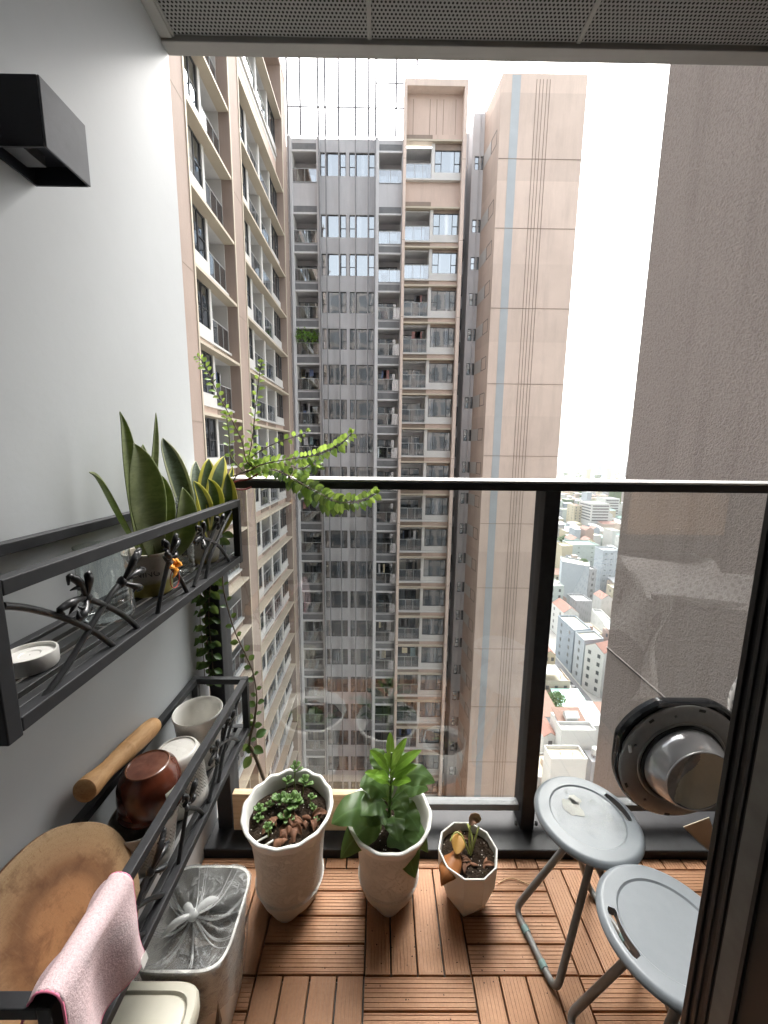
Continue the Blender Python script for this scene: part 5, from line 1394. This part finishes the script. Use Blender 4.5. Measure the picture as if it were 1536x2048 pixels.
# ------------------------------------------------------------------ rubbish bin with clear bag, beige bin
def rrect(cx, cy, hx, hy, a, p=5.):
    c_, s_ = math.cos(a), math.sin(a); q = (abs(c_)**p + abs(s_)**p)**(-1/p); return cx + hx*q*c_, cy + hy*q*s_
bx, by, hx, hy, hz = -.452, .800, .108, .110, .305
bn_ = thing('rubbish_bin', 'white plastic rubbish bin lined with a knotted clear bag under the shelf', 'bin', (bx, by, .001))
M_binw = pm('dirty white bin plastic', (.56,.55,.52), .4, .08, 10, dirt=.25, dscale=12)
b = MB(); N = 72; rows = [(.74,.0),(.76,.006),(.84,.12),(.93,.25),(.98,.292),(1.02,.297),(1.02,.305),(.97,.305),(.94,.285),(.80,.06),(.74,.012)]
vs_, fs_ = [], []
for s_, z in rows:
    for i in range(N):
        x_, y_ = rrect(bx, by, hx*s_, hy*s_, i/N*2*PI); vs_.append((x_, y_, z+.001))
for k in range(len(rows)-1):
    for i in range(N):
        j = (i+1) % N; fs_.append((k*N+i, k*N+j, (k+1)*N+j, (k+1)*N+i))
fs_ += [tuple(range(N))[::-1], tuple((len(rows)-1)*N+i for i in range(N))]
b.add(vs_, fs_); b.build('bin', M_binw, bn_, smooth=45)
def film_mat():
    t_ = NT('clear bag film'); v = t_.coord('Object'); n = t_.noise(v, 30, 6, .7, 1.5)
    nr = t_.bump(n, 1., .02)
    tr_ = t_.n('ShaderNodeBsdfTransparent'); tr_.inputs[0].default_value = (.95,.95,.95,1)
    g_ = t_.bsdf((.74,.75,.75), .14, spec=.8, normal=nr)
    lw = t_.n('ShaderNodeLayerWeight'); lw.inputs[0].default_value = .35; t_.l(nr, lw.inputs['Normal'])
    fac = t_.math('MULTIPLY_ADD', lw.outputs['Facing'], .40, t_.math('MULTIPLY', t_.ramp(n, [(.48,0.),(.7,1.)]), .30))
    fac = t_.math('MINIMUM', t_.math('ADD', fac, .04), .9)
    mx = t_.n('ShaderNodeMixShader'); t_.l(fac, mx.inputs[0]); t_.l(tr_.outputs[0], mx.inputs[1]); t_.l(g_, mx.inputs[2])
    return t_.done(mx.outputs[0])
M_film2 = film_mat()
kn = Vector((-.445,.772,.336))
bg_ = thing('bin_bag', 'clear plastic bag knotted in the middle over the white bin', 'bag', kn)
def bag(uu, vv):
    a = uu*2*PI
    if vv < .62:
        t_ = vv/.62; ex, ey = rrect(bx, by, hx*1.03, hy*1.03, a); e = Vector((ex, ey, .309))
        p = kn.lerp(e, t_**.9); p.z = kn.z + (e.z-kn.z)*t_ - .020*math.sin(t_*PI)
        p.z += .014*math.sin(a*9+2.0*math.sin(a*2+.5)+1.2*math.sin(a*5))*math.sin(t_*PI)**.7*(1-.3*t_) + .005*math.sin(a*23+3*math.sin(a*4))*t_*(1-t_)
        return p
    t_ = (vv-.62)/.38; s_ = 1.045 - .16*t_ + .012*math.sin(a*13+t_*4) + .008*math.sin(a*29)
    ex, ey = rrect(bx, by, hx*s_, hy*s_, a); return Vector((ex, ey, .309 - t_*(.20+.045*math.sin(a*3+1))))
b = MB(); b.grid(bag, 260, 40); b.build('bag_film', M_film2, bg_, smooth=180)
M_knot = pm('bunched film', (.62,.63,.63), .2, .1, 40, .4, 120, .002)
t_ = NT('bunched clear film'); g_ = t_.bsdf((.70,.71,.71), .15, spec=.8, normal=t_.bump(t_.noise(t_.coord('Object'), 90, 4), .6, .004)); tr_ = t_.n('ShaderNodeBsdfTransparent'); mx = t_.n('ShaderNodeMixShader'); mx.inputs[0].default_value = .5
t_.l(tr_.outputs[0], mx.inputs[1]); t_.l(g_, mx.inputs[2]); M_knot = t_.done(mx.outputs[0])
b = MB(); b.lathe([(.002,-.014),(.010,-.009),(.013,.0),(.011,.008),(.004,.013)], 16, c=kn+Vector((0,0,.004)))
for a, L_ in ((.75,.058),(3.75,.066),(2.6,.035)):
    d = Vector((math.cos(a), math.sin(a), -.12)); n_ = 8
    P_ = [kn + d*L_*k/n_ + Vector((0,0,.012*math.sin(k/n_*PI)+.004)) for k in range(n_+1)]
    b.tube(P_, [.006,.0062,.007,.0078,.0085,.0088,.008,.006,.003], 10)
b.build('knot', M_knot, bg_, smooth=60)
b = MB()
for k in range(24):
    a = (k//3)/8*2*PI + rn.uniform(-.12,.12) + .3; ex, ey = rrect(bx, by, hx*1.0, hy*1.0, a); e = Vector((ex, ey, .311)); P_ = []
    for q in range(9):
        t2 = q/8; p = kn.lerp(e, t2); p.z = kn.z + (e.z-kn.z)*t2 - .038*math.sin(t2*PI) + .004; P_.append(p)
    b.tube(P_, [.0022*(1-.75*q/8) for q in range(9)], 5)
b.build('fold', M_knot, bg_, smooth=60)
b = MB()
for k in range(26):
    a = rn.uniform(0,6.3); r_ = rn.uniform(0,.045); dry_leaf(b, (bx+r_*math.cos(a), by+r_*math.sin(a), .19+rn.uniform(0,.05)), rn.uniform(.025,.045), rn.uniform(.02,.04), rn.uniform(0,6.3), .5)
b.box(bx-.082, bx+.082, by-.085, by+.085, .10, .19)
tag(b.build('rubbish', pm('dark kitchen waste', (.07,.055,.042), .6, .7, 16, .4, 40, .004), smooth=30), 'dark kitchen waste inside the clear bag of the white bin', 'rubbish', kind='stuff')
# beige bin with recessed lid
b2 = thing('pedal_bin', 'beige plastic bin with closed lid in front of the white bin', 'bin', (-.487,.558,.001))
M_beige = pm('beige bin plastic', (.44,.42,.35), .42, .06, 8, .05, 200, .0006, dirt=.1, dscale=10)
cx, cy_, hx2, hy2 = -.487, .556, .112, .122
def loft(rows, cap_last=True, p=6.):
    vs_, fs_ = [], []
    for s_, z, ds in rows:
        for i in range(N):
            x_, y_ = rrect(cx, cy_, hx2*s_-ds, hy2*s_-ds, i/N*2*PI, p); vs_.append((x_, y_, z))
    for k in range(len(rows)-1):
        for i in range(N):
            j = (i+1) % N; fs_.append((k*N+i, k*N+j, (k+1)*N+j, (k+1)*N+i))
    fs_.append(tuple((len(rows)-1)*N+i for i in range(N)))
    b = MB(); b.add(vs_, fs_); return b
loft([(.82,.001,0),(.84,.006,0),(.97,.268,0)]).build('bin', M_beige, b2, smooth=45)
loft([(1.0,.270,.003),(1.02,.272,0),(1.02,.292,0),(1.0,.300,0),(.97,.3035,0),(.86,.3045,0),(.845,.3025,0),(.835,.2985,0),(.825,.2985,0),(.81,.3015,0),(.79,.3025,0)], p=6.).build('lid', M_beige, b2, smooth=30)
# chicken-wire... small yellow crumb on the shelf corner
b = MB(); b.lathe([(.001,.0),(.003,.001),(.002,.003),(.0005,.004)], 8, c=(-.555,.424,.6978)); tag(b.build('crumb', pm('yellow crumb', (.6,.5,.15), .7), smooth=60), 'tiny yellow crumb on the near corner of the lower shelf', 'crumb')

# grit, soil crumbs and leaf bits on the deck
b = MB(); rg = random.Random(77)
for _ in range(210):
    cx_, cy2 = rg.choice(((-.288,1.07),(.035,1.08),(.29,1.06),(-.2,.9),(.1,.95),(.5,1.0),(.3,.85)))
    x_, y_ = cx_ + rg.gauss(0,.10), min(1.17, cy2 + rg.gauss(0,.10)); s2 = rg.uniform(.0008,.0026); a = rg.uniform(0,6.3)
    b.add([(x_+s2*math.cos(a+k*2.1)*(1.6 if k == 0 else 1), y_+s2*math.sin(a+k*2.1), .0012+.0008*(k==1)) for k in range(3)] + [(x_, y_, .0012+s2*.7)], [(0,1,3),(1,2,3),(2,0,3)])
tag(b.build('grit', pm('soil grit', (.09,.06,.04), .9, .5, 60)), 'soil grit and tiny leaf bits scattered on the deck round the pots', 'grit', kind='stuff')
# ------------------------------------------------------------------ the city far below
t = NT('city ground'); v = t.coord('Object'); n = t.noise(v, .03, 8, .7); n2 = t.noise(v, .25, 6, .7)
c = t.ramp(n, [(.35,(.20,.20,.19)),(.5,(.30,.29,.27)),(.65,(.16,.19,.12))]); c = t.mix(t.math('MULTIPLY', t.ramp(n2, [(.5,0.),(.6,1.)]), .5), c, (.40,.38,.35))
b = MB(); b.box(-14000, 14000, -3000, 18000, ZBOT-1, ZBOT)
tag(b.build('ground', t.done(t.bsdf(c, .9, spec=.1))), kind='structure')
b = MB(); b.add([(74.6,90,ZBOT+.01),(78.0,90,ZBOT+.01),(78.0,260,ZBOT+.01),(74.6,260,ZBOT+.01)], [(0,1,2,3)]); tag(b.build('street', pm('worn asphalt', (.11,.11,.115), .85, .2, .3)), kind='structure')
b = MB(); b.box(73.4, 74.58, 90, 260, ZBOT+.002, ZBOT+.14); tag(b.build('pavement', pm('pavement slab', (.38,.36,.33), .8, .2, .5)), kind='structure')
rnd = random.Random(21)
PAL = {'white':(.74,.74,.71),'cream':(.68,.62,.47),'pale yellow':(.66,.59,.42),'pale blue':(.50,.55,.59),'mint':(.55,.62,.58),'grey':(.42,.43,.44),'peach':(.60,.50,.42),'blue grey':(.36,.42,.48),'salmon':(.52,.38,.32)}
RPAL = {'flat cream':(.66,.60,.46),'flat grey':(.46,.46,.45),'red tiled':(.34,.17,.13),'corrugated grey':(.40,.41,.42),'green sheet':(.20,.36,.30),'rusty sheet':(.26,.15,.11),'white sheet':(.72,.73,.72)}
M_wall_c = {k: pm('city wall '+k, tuple(x*.66 for x in c), .8, .10, .5, dirt=.25, dscale=.5) for k, c in PAL.items()}
M_roof_c = {k: pm('city roof '+k, tuple(x*.62 for x in c), .75, .16, .8, dirt=.3, dscale=.4) for k, c in RPAL.items()}
M_cwin = pm('dark city window', (.06,.065,.07), .3, .3, 2)
M_tank = pm('steel water tank', (.55,.55,.53), .35, .1, 4, metal=.3)
def house(label, poly, top, wallc, roofc, roof='flat', win=(0,), wn=2, fl=3.3, tank=0, grp='houses of the town below', name='house', band=None, wz=1.5, ww=1.1, parapet=.9):
    cx = sum(p[0] for p in poly)/len(poly); cy_ = sum(p[1] for p in poly)/len(poly)
    h = thing(name, label, 'house', (cx, cy_, ZBOT), grp)
    MB().prism(poly, ZBOT, top).build('wall', M_wall_c[wallc], h)
    n = len(poly); mr = M_roof_c[roofc]
    def inset(k):
        return [(cx+(x-cx)*k, cy_+(y-cy_)*k) for x, y in poly]
    if roof == 'flat':
        MB().prism(inset(.97), top+.002, top+.08).build('roof', mr, h)
        b = MB()
        for i in range(n):
            p, q = poly[i], poly[(i+1)%n]; b.bar((p[0],p[1],top+parapet/2), (q[0],q[1],top+parapet/2), .18, parapet)
        b.build('parapet', M_wall_c[wallc], h)
    elif roof == 'gable':
        a = [Vector((x,y,top)) for x, y in poly]; m0, m1 = (a[0]+a[1])/2, (a[2]+a[3])/2; rise = Vector((0,0,(a[1]-a[0]).length*.34))
        b = MB(); b.add([a[0],a[1],a[2],a[3],m0+rise,m1+rise], [(0,4,5,3),(1,2,5,4)]); b.build('roof', mr, h, solid=.15)
        b = MB(); b.add([a[0],a[1],m0+rise*.97,a[2],a[3],m1+rise*.97], [(0,1,2),(3,4,5)]); b.build('gable', M_wall_c[wallc], h)
    else:
        a = [Vector((x,y,top)) for x, y in poly]; b = MB(); b.add([a[0]+Vector((0,0,.1)), a[1]+Vector((0,0,.1)), a[2]+Vector((0,0,1.6)), a[3]+Vector((0,0,1.6))], [(0,1,2,3)]); b.build('roof', mr, h, solid=.15)
    nf = int((top-ZBOT)/fl)
    for i in win:
        p, q = Vector((*poly[i],0)), Vector((*poly[(i+1)%n],0)); L_ = (q-p).length; d = (q-p)/L_; nm = Vector((d.y,-d.x,0))
        if nm.dot(Vector((cx,cy_,0))-(p+q)/2) > 0: nm = -nm
        for k in range(min(nf, 6)):
            zc = top - 1.1 - k*fl
            if zc - wz < ZBOT+.5: break
            if band:
                a, e = p + d*L_*.06 + nm*.03, p + d*L_*.94 + nm*.03
                b = MB(); b.bar((a.x,a.y,zc-wz/2), (e.x,e.y,zc-wz/2), .10, wz); b.build('window', M_cwin, h)
                continue
            for j in range(wn):
                c = p + d*L_*(j+.5)/wn + nm*.03; a, e = c-d*ww/2, c+d*ww/2
                b = MB(); b.bar((a.x,a.y,zc-wz/2), (e.x,e.y,zc-wz/2), .10, wz); b.build('window', M_cwin, h)
    return h
def R4(x0, x1, y0, y1): return [(x0,y0),(x1,y0),(x1,y1),(x0,y1)]
def tank(label, x, y, z, r=.75):
    k = thing('water_tank', label, 'water tank', (x, y, z)); b = MB(); b.lathe([(r,.8),(r,2.4),(r*.6,2.75),(.05,2.85)], 20, c=(x,y,z), cap0=True); b.build('tank', M_tank, k, smooth=40)
    for a in (.8,2.4,4.0,5.5): MB().box(x+r*.7*math.cos(a)-.06, x+r*.7*math.cos(a)+.06, y+r*.7*math.sin(a)-.06, y+r*.7*math.sin(a)+.06, z, z+.8).build('leg', M_frame, k)
H = [
 ('white house with a flat cream roof and two roof plants, nearest below the railing', R4(39.3,47.4,77.9,81.9), -68, 'white','flat cream','flat',(),2),
 ('white house whose blank end wall stands behind a steel water tank', R4(48.6,57.6,92.2,95.4), -72, 'white','flat grey','flat',(),2),
 ('low white house with a rusty brown sheet roof beside the mint sheet canopy', R4(49.5,57.4,95.6,101), -72.4, 'white','rusty sheet','shed',(),2),
 ('narrow white house with a white sheet roof right of the rusty brown roof', R4(57.7,63,95.6,104), -72.6, 'white','white sheet','shed',(),1),
 ('small house with an orange red gable roof at the foot of the middle post', R4(45.4,49.3,95.5,103), -76, 'white','red tiled','gable',(0,),1),
 ('cream terrace house with a pergola, behind the mint canopy', R4(60,69.9,130,138), -81.8, 'peach','flat cream','flat',(0,),3),
 ('blue grey row house at the far end of the street terrace', [(78.6,146.6),(86,148),(86,161),(78.6,161)], -70, 'blue grey','flat cream','flat',(3,),2),
 ('pale blue row house in the middle of the street terrace', [(78.4,138.2),(86.6,139.8),(86.6,146.4),(78.4,145.2)], -70, 'pale blue','flat cream','flat',(3,),1),
 ('white street corner house with a yellow ground floor and red tiled roof', [(78.2,136.9),(81.6,130.4),(87.6,133.4),(85.2,138.4)], -70.5, 'white','red tiled','gable',(0,),2),
 ('white house with a long blank wall behind the street terrace', [(99.3,158),(104.3,160),(107,177),(103.1,178)], -74, 'white','corrugated grey','flat',(),2),
 ('lilac grey house with an orange ground floor beyond the street terrace', R4(98.4,106.6,184.4,194), -72.5, 'grey','flat grey','flat',(),2),
 ('tall slim pale blue block with small paired windows', R4(130.3,140.5,219,228), -55, 'pale blue','flat grey','flat',(0,),3),
 ('grey house with round balcony windows left of the slim blue block', R4(118.6,122.6,210.6,219), -64, 'grey','flat grey','flat',(0,),1),
 ('large pale blue blank wall house with a tree on its roof', [(107.5,221),(118.4,211),(124,222),(112,233)], -62.5, 'pale blue','flat cream','flat',(),1),
 ('wide mint white warehouse with tiny windows', R4(133.1,152,261,276), -62, 'mint','green sheet','flat',(0,),2),
 ('small yellow house left of the mint white warehouse', R4(125.5,132.7,259.5,270), -62.5, 'pale yellow','flat cream','flat',(),1),
 ('white office block with three long bands of windows', R4(238,258.7,431,459), -55, 'white','flat grey','flat',(0,3),1),
 ('yellow house with small windows left of the white office block', R4(229,238.5,452,470), -60, 'pale yellow','red tiled','flat',(0,3),2),
 ('cream house between the yellow house and the white office block', [(240.2,468),(246.4,453),(254,458),(250,474)], -62, 'cream','flat grey','gable',(0,),2),
 ('white house with one big dark glass front behind the office block', R4(284,302,484,505), -55, 'white','flat grey','flat',(0,),1),
 ('house with a wide salmon sheet roof before the office block', R4(243.9,266,417,428), -75, 'peach','red tiled','shed',(),1),
 ('house with a bright red sloping roof below the slim blue block', R4(114.5,121,190,198), -73, 'white','red tiled','gable',(),1),
]
for q in H: house(q[0], q[1], q[2], q[3], q[4], q[5], q[6], q[7], band=('bands' in q[0] or 'dark glass' in q[0]), wz=(.5 if 'paired' in q[0] or 'tiny' in q[0] else 1.5))
def wall_block(mb, poly, z0, z1): mb.prism(poly, z0, z1)
# mint canopy with its lettering
cn = thing('canopy', 'mint green sheet canopy with pink sign lettering at its street corner', 'canopy', (66, 124, ZBOT))
b = MB(); b.add([(61.0,118.9,-84.2),(72,118.7,-84.2),(72.5,129.4,-83.6),(62.5,129.4,-83.6)], [(0,1,2,3)]); b.build('roof', pm('mint sheet', (.40,.62,.53), .5, .12, .5, dirt=.2, dscale=.6), cn, solid=.12)
for x, y in ((61.3,119.2),(71.6,119),(72.1,129),(62.8,129)): MB().box(x-.1,x+.1,y-.1,y+.1,ZBOT,-84.3).build('post', M_frame, cn)
vs_, fs_ = text_mesh('THIÊN ÂN', 1.05, .03); b = MB(); b.add([(69.4+v_.x, 118.55-v_.z, -84.1+v_.y) for v_ in vs_], fs_); b.build('lettering', pm('pink sign paint', (.55,.09,.22), .5), cn)
pg = thing('pergola', 'white roofed pergola on the cream terrace house', 'pergola', (63, 127, ZBOT))
for x, y in ((60.6,131),(66.8,131),(66.8,136.6),(60.6,136.6)): MB().box(x-.1,x+.1,y-.1,y+.1,-80.8,-78.9).build('post', M_wall_c['cream'], pg)
b = MB(); b.box(60.2,67.2,130.6,137,-78.88,-78.7); b.build('roof', M_roof_c['white sheet'], pg)
tank('steel water tank on a stand before the white end wall', 56.2, 89.4, -76.6, .8)
sd_ = MB(); sd_.box(54.6,57.8,87.6,91.6,ZBOT,-76.62); tag(sd_.build('shed', M_wall_c['grey']), 'small grey flat roofed shed that carries the steel water tank', 'shed')
rs_ = thing('roof_shed', 'small white gabled shed standing on the rusty brown roof', 'shed', (53.2,97.4,-72.3)); b = MB(); b.box(51.8,54.9,96.2,98.6,-72.28,-70.5); b.build('wall', M_wall_c['white'], rs_)
b = MB(); b.add([(51.5,95.9,-70.5),(55.2,95.9,-70.5),(55.2,98.9,-70.5),(51.5,98.9,-70.5),(51.5,97.4,-69.4),(55.2,97.4,-69.4)], [(0,1,5,4),(2,3,4,5)]); b.build('roof', M_roof_c['white sheet'], rs_, solid=.1)
# motorbikes along the street
M_bike = [pm('bike paint '+str(i), c, .4) for i, c in enumerate(((.5,.5,.5),(.05,.05,.06),(.4,.06,.05)))]
for i in range(9):
    y = 121.5 + i*2.5; mk = ['silver','black','red'][i%3]
    k = thing('motorbike', mk + ' motorbike parked along the street beside the mint canopy', 'motorbike', (74.9, y, ZBOT+.012), 'motorbikes parked along the street')
    b = MB(); b.box(74.5,75.3,y-.16,y+.16,ZBOT+.45,ZBOT+.85); b.tube([(74.3,y,ZBOT+1.05),(74.45,y,ZBOT+.6)], .05, 6); b.build('body', M_bike[i%3], k, bevel=.08)
    for dx in (-.62,.62): MB().lathe([(.16,-.06),(.30,-.06),(.30,.06),(.16,.06),(.16,-.06)], 14, c=(74.9+dx,y,ZBOT+.312), M=Matrix.Rotation(PI/2,4,'X')).build('wheel', M_blackpl, k)
# trees
M_tree = leaf_mat('tree leaf', (.035,.075,.025), (.075,.13,.045), transl=.2, rough=.6); M_bark2 = pm('tree bark', (.10,.075,.05), .9)
def tree(label, x, y, z0, h, rad, n, seed, cat='tree', grp='trees among the houses'):
    rn = random.Random(seed); k = thing('tree', label, cat, (x, y, z0), grp)
    b = MB(); b.tube([(x,y,z0),(x+.1*h*.1,y,z0+h*.35),(x,y+.05*h,z0+h*.75)], [h*.035,h*.028,h*.01], 7)
    for q in range(5):
        a = q*1.26+rn.random(); b.tube([(x,y,z0+h*.35),(x+math.cos(a)*rad*.4,y+math.sin(a)*rad*.4,z0+h*.55),(x+math.cos(a)*rad*.7,y+math.sin(a)*rad*.7,z0+h*.72)], [h*.016,h*.011,h*.004], 5)
    b.build('trunk', M_bark2, k, smooth=60)
    b = MB(); cl = [(Vector((rn.uniform(-1,1),rn.uniform(-1,1),rn.uniform(-.6,.9))), rn.uniform(.35,.6)) for _ in range(9)]
    for _ in range(n):
        c, s_ = rn.choice(cl); d = Vector((rn.gauss(0,1),rn.gauss(0,1),rn.gauss(0,1))).normalized()*s_*rn.random()**.4
        p = Vector((x,y,z0+h*.68)) + Vector(((c.x*.6+d.x)*rad, (c.y*.6+d.y)*rad, (c.z*.5+d.z)*h*.34)); u_ = Vector((rn.uniform(-1,1),rn.uniform(-1,1),rn.uniform(-1,1))).normalized(); w_ = u_.orthogonal()
        s2 = rad*rn.uniform(.05,.10); b.add([p-u_*s2, p+w_*s2*.6, p+u_*s2, p-w_*s2*.6], [(0,1,2,3)])
    b.build('crown', M_tree, k)
tree('grey green tree against the left side of the mint canopy', 58.5, 119, ZBOT, 9.5, 4.6, 1400, 3)
tree('second tree left of the mint canopy, nearer the rusty roof', 58.8, 112, ZBOT, 8.5, 4.2, 1200, 4)
tree('small tree on the street corner beside the narrow white sheet roof', 73, 113, ZBOT, 6.5, 2.4, 700, 5)
tree('broad tree clump behind the mint white warehouse', 172, 350, ZBOT, 16, 9, 1500, 6)
tree('second broad tree beside the clump behind the warehouse', 184, 356, ZBOT, 14, 8, 1200, 7)
tree('roof tree on the large pale blue house', 117.5, 216, -62.3, 4.2, 2.6, 600, 8)
tree('far tree behind the white office block', 290, 540, ZBOT, 26, 14, 900, 9)
for i, (x, y) in enumerate(((41.8,79.2),(44.6,79.0))): tree(['potted roof plant at the left of the nearest cream roof','potted roof plant at the right of the nearest cream roof'][i], x, y, -67.92, 1.7, .55, 90, 30+i, 'plant', 'plants on the cream roof')
# random houses fill the rest of the wedge of town that one sees, each with its own look
taken = [(min(p[0] for p in q[1])-1, max(p[0] for p in q[1])+1, min(p[1] for p in q[1])-1, max(p[1] for p in q[1])+1) for q in H] + [(58,79.5,116,131),(54,58.5,87,92),(72.5,80,88,262),(56,62,108,121)]
used = set(); cnt = 0; tries = 0
storeys = {2:'two storey',3:'three storey',4:'four storey',5:'five storey',6:'six storey'}
while cnt < 215 and tries < 9000:
    tries += 1
    y = 84 + (rnd.random()**1.25)*420; x = y*(rnd.uniform(.44,.68) if rnd.random() < .62 else rnd.uniform(.36,1.0))
    wd, dp = rnd.uniform(3.8,7.2) * (1+y/800), rnd.uniform(6,11) * (1+y/800)
    bb = (x-wd/2, x+wd/2, y-dp/2, y+dp/2)
    if any(bb[0] < t_[1] and bb[1] > t_[0] and bb[2] < t_[3] and bb[3] > t_[2] for t_ in taken): continue
    if .455*y < x < .66*y and any(q[2] > ZBOT and abs((x/y)-(sum(p[0] for p in q[1])/sum(p[1] for p in q[1]))) < .05 and 0 < (sum(p[1] for p in q[1])/4 - y) < 12 for q in H[:9]): continue
    wc, rc = rnd.choice(list(PAL)), rnd.choice(list(RPAL)); ns = rnd.choice((2,2,3,3,3,4,4,5,6)); tk = rnd.random() < .35
    key = (wc, rc, ns)
    if key in used: continue
    used.add(key); taken.append(bb); cnt += 1
    top = ZBOT + ns*3.3 + .6; rf = 'flat' if rc.startswith('flat') else ('gable' if rc == 'red tiled' else 'shed')
    hh = house(f'{storeys[ns]} {wc} town house with a {rc} roof', R4(*bb), top, wc, rc, rf, (0, 3) if y < 220 else ((0,) if y < 330 else ()), 2, parapet=.7)
    if rf == 'flat' and y < 330:
        q0, q1 = rnd.uniform(.15,.5), rnd.uniform(.3,.6); xa, ya = bb[0]+wd*q0, bb[2]+dp*q1
        MB().box(xa, xa+wd*.35, ya, ya+dp*.3, top+.1, top+rnd.uniform(1.6,2.8)).build('stair_hut', M_wall_c[rnd.choice(list(PAL))], hh)
        if tk: xt = bb[0]+wd*.75; yt = bb[2]+dp*.2; MB().lathe([(.7,.5),(.7,2.0),(.3,2.3),(.02,2.32)], 12, c=(xt,yt,top+.1), cap0=True).build('water_tank', M_tank, hh, smooth=40)
b = MB()                                                          # beyond about half a kilometre the town reads as one mass
mats = list(M_wall_c.values()) + list(M_roof_c.values()) + [M_tree]
for _ in range(8000):
    y = 480 + 5200*rnd.random()**2.0; x = y*rnd.uniform(.33,1.05)
    if 425 < y < 560 and .44*y < x < .66*y: continue
    wd, dp = rnd.uniform(5,15), rnd.uniform(7,17); h = rnd.choice((7,8,10,11,13,14,17,20)) * (1 if rnd.random() < .97 else 2.6)
    m = rnd.randrange(len(M_wall_c)) if rnd.random() < .88 else len(mats)-1
    b.box(x-wd/2, x+wd/2, y-dp/2, y+dp/2, ZBOT, ZBOT+h, m)
    b.add([(x-wd/2,y-dp/2,ZBOT+h+.05),(x+wd/2,y-dp/2,ZBOT+h+.05),(x+wd/2,y+dp/2,ZBOT+h+.6),(x-wd/2,y+dp/2,ZBOT+h+.6)], [(0,1,2,3)], m if m == len(mats)-1 else rnd.randrange(len(M_wall_c), len(mats)-1))
tag(b.build('distant_town', mats), 'low houses of the distant town fading towards the horizon', 'town', kind='stuff')
# a leafy plant on a balcony of the tower opposite
k = thing('balcony_plant', 'leafy green plant spilling over one balcony of the grey tower', 'plant', (g['a0']+1.1, YG+.3, LEDGES[4]-1.0))
b = MB(); rn = random.Random(2)
for _ in range(260):
    a = rn.choice((.35,1.0,1.7)); p = Vector((g['a0']+a+rn.gauss(0,.22), YG-.1+rn.uniform(-.25,.4), LEDGES[4]-1.55+rn.gauss(.25,.28))); u_ = Vector((rn.uniform(-1,1),rn.uniform(-1,1),rn.uniform(-1,.4))).normalized(); w_ = u_.orthogonal(); s2 = rn.uniform(.08,.16)
    b.add([p-u_*s2, p+w_*s2*.5, p+u_*s2, p-w_*s2*.5], [(0,1,2,3)])
b.build('foliage', M_vine2, k)

# the hazy air over the town
t = NT('hazy air'); vp_ = t.n('ShaderNodeVolumePrincipled'); vp_.inputs['Density'].default_value = .00014; vp_.inputs['Color'].default_value = (.95,.96,.97,1); vp_.inputs['Anisotropy'].default_value = .2
t.l(vp_.outputs[0], t.out.inputs['Volume'])
b = MB(); b.box(-14500, 14500, -3500, 18500, ZBOT-2, 41); tag(b.build('haze', t.mat), 'pale haze over the distant town', 'haze', kind='stuff')
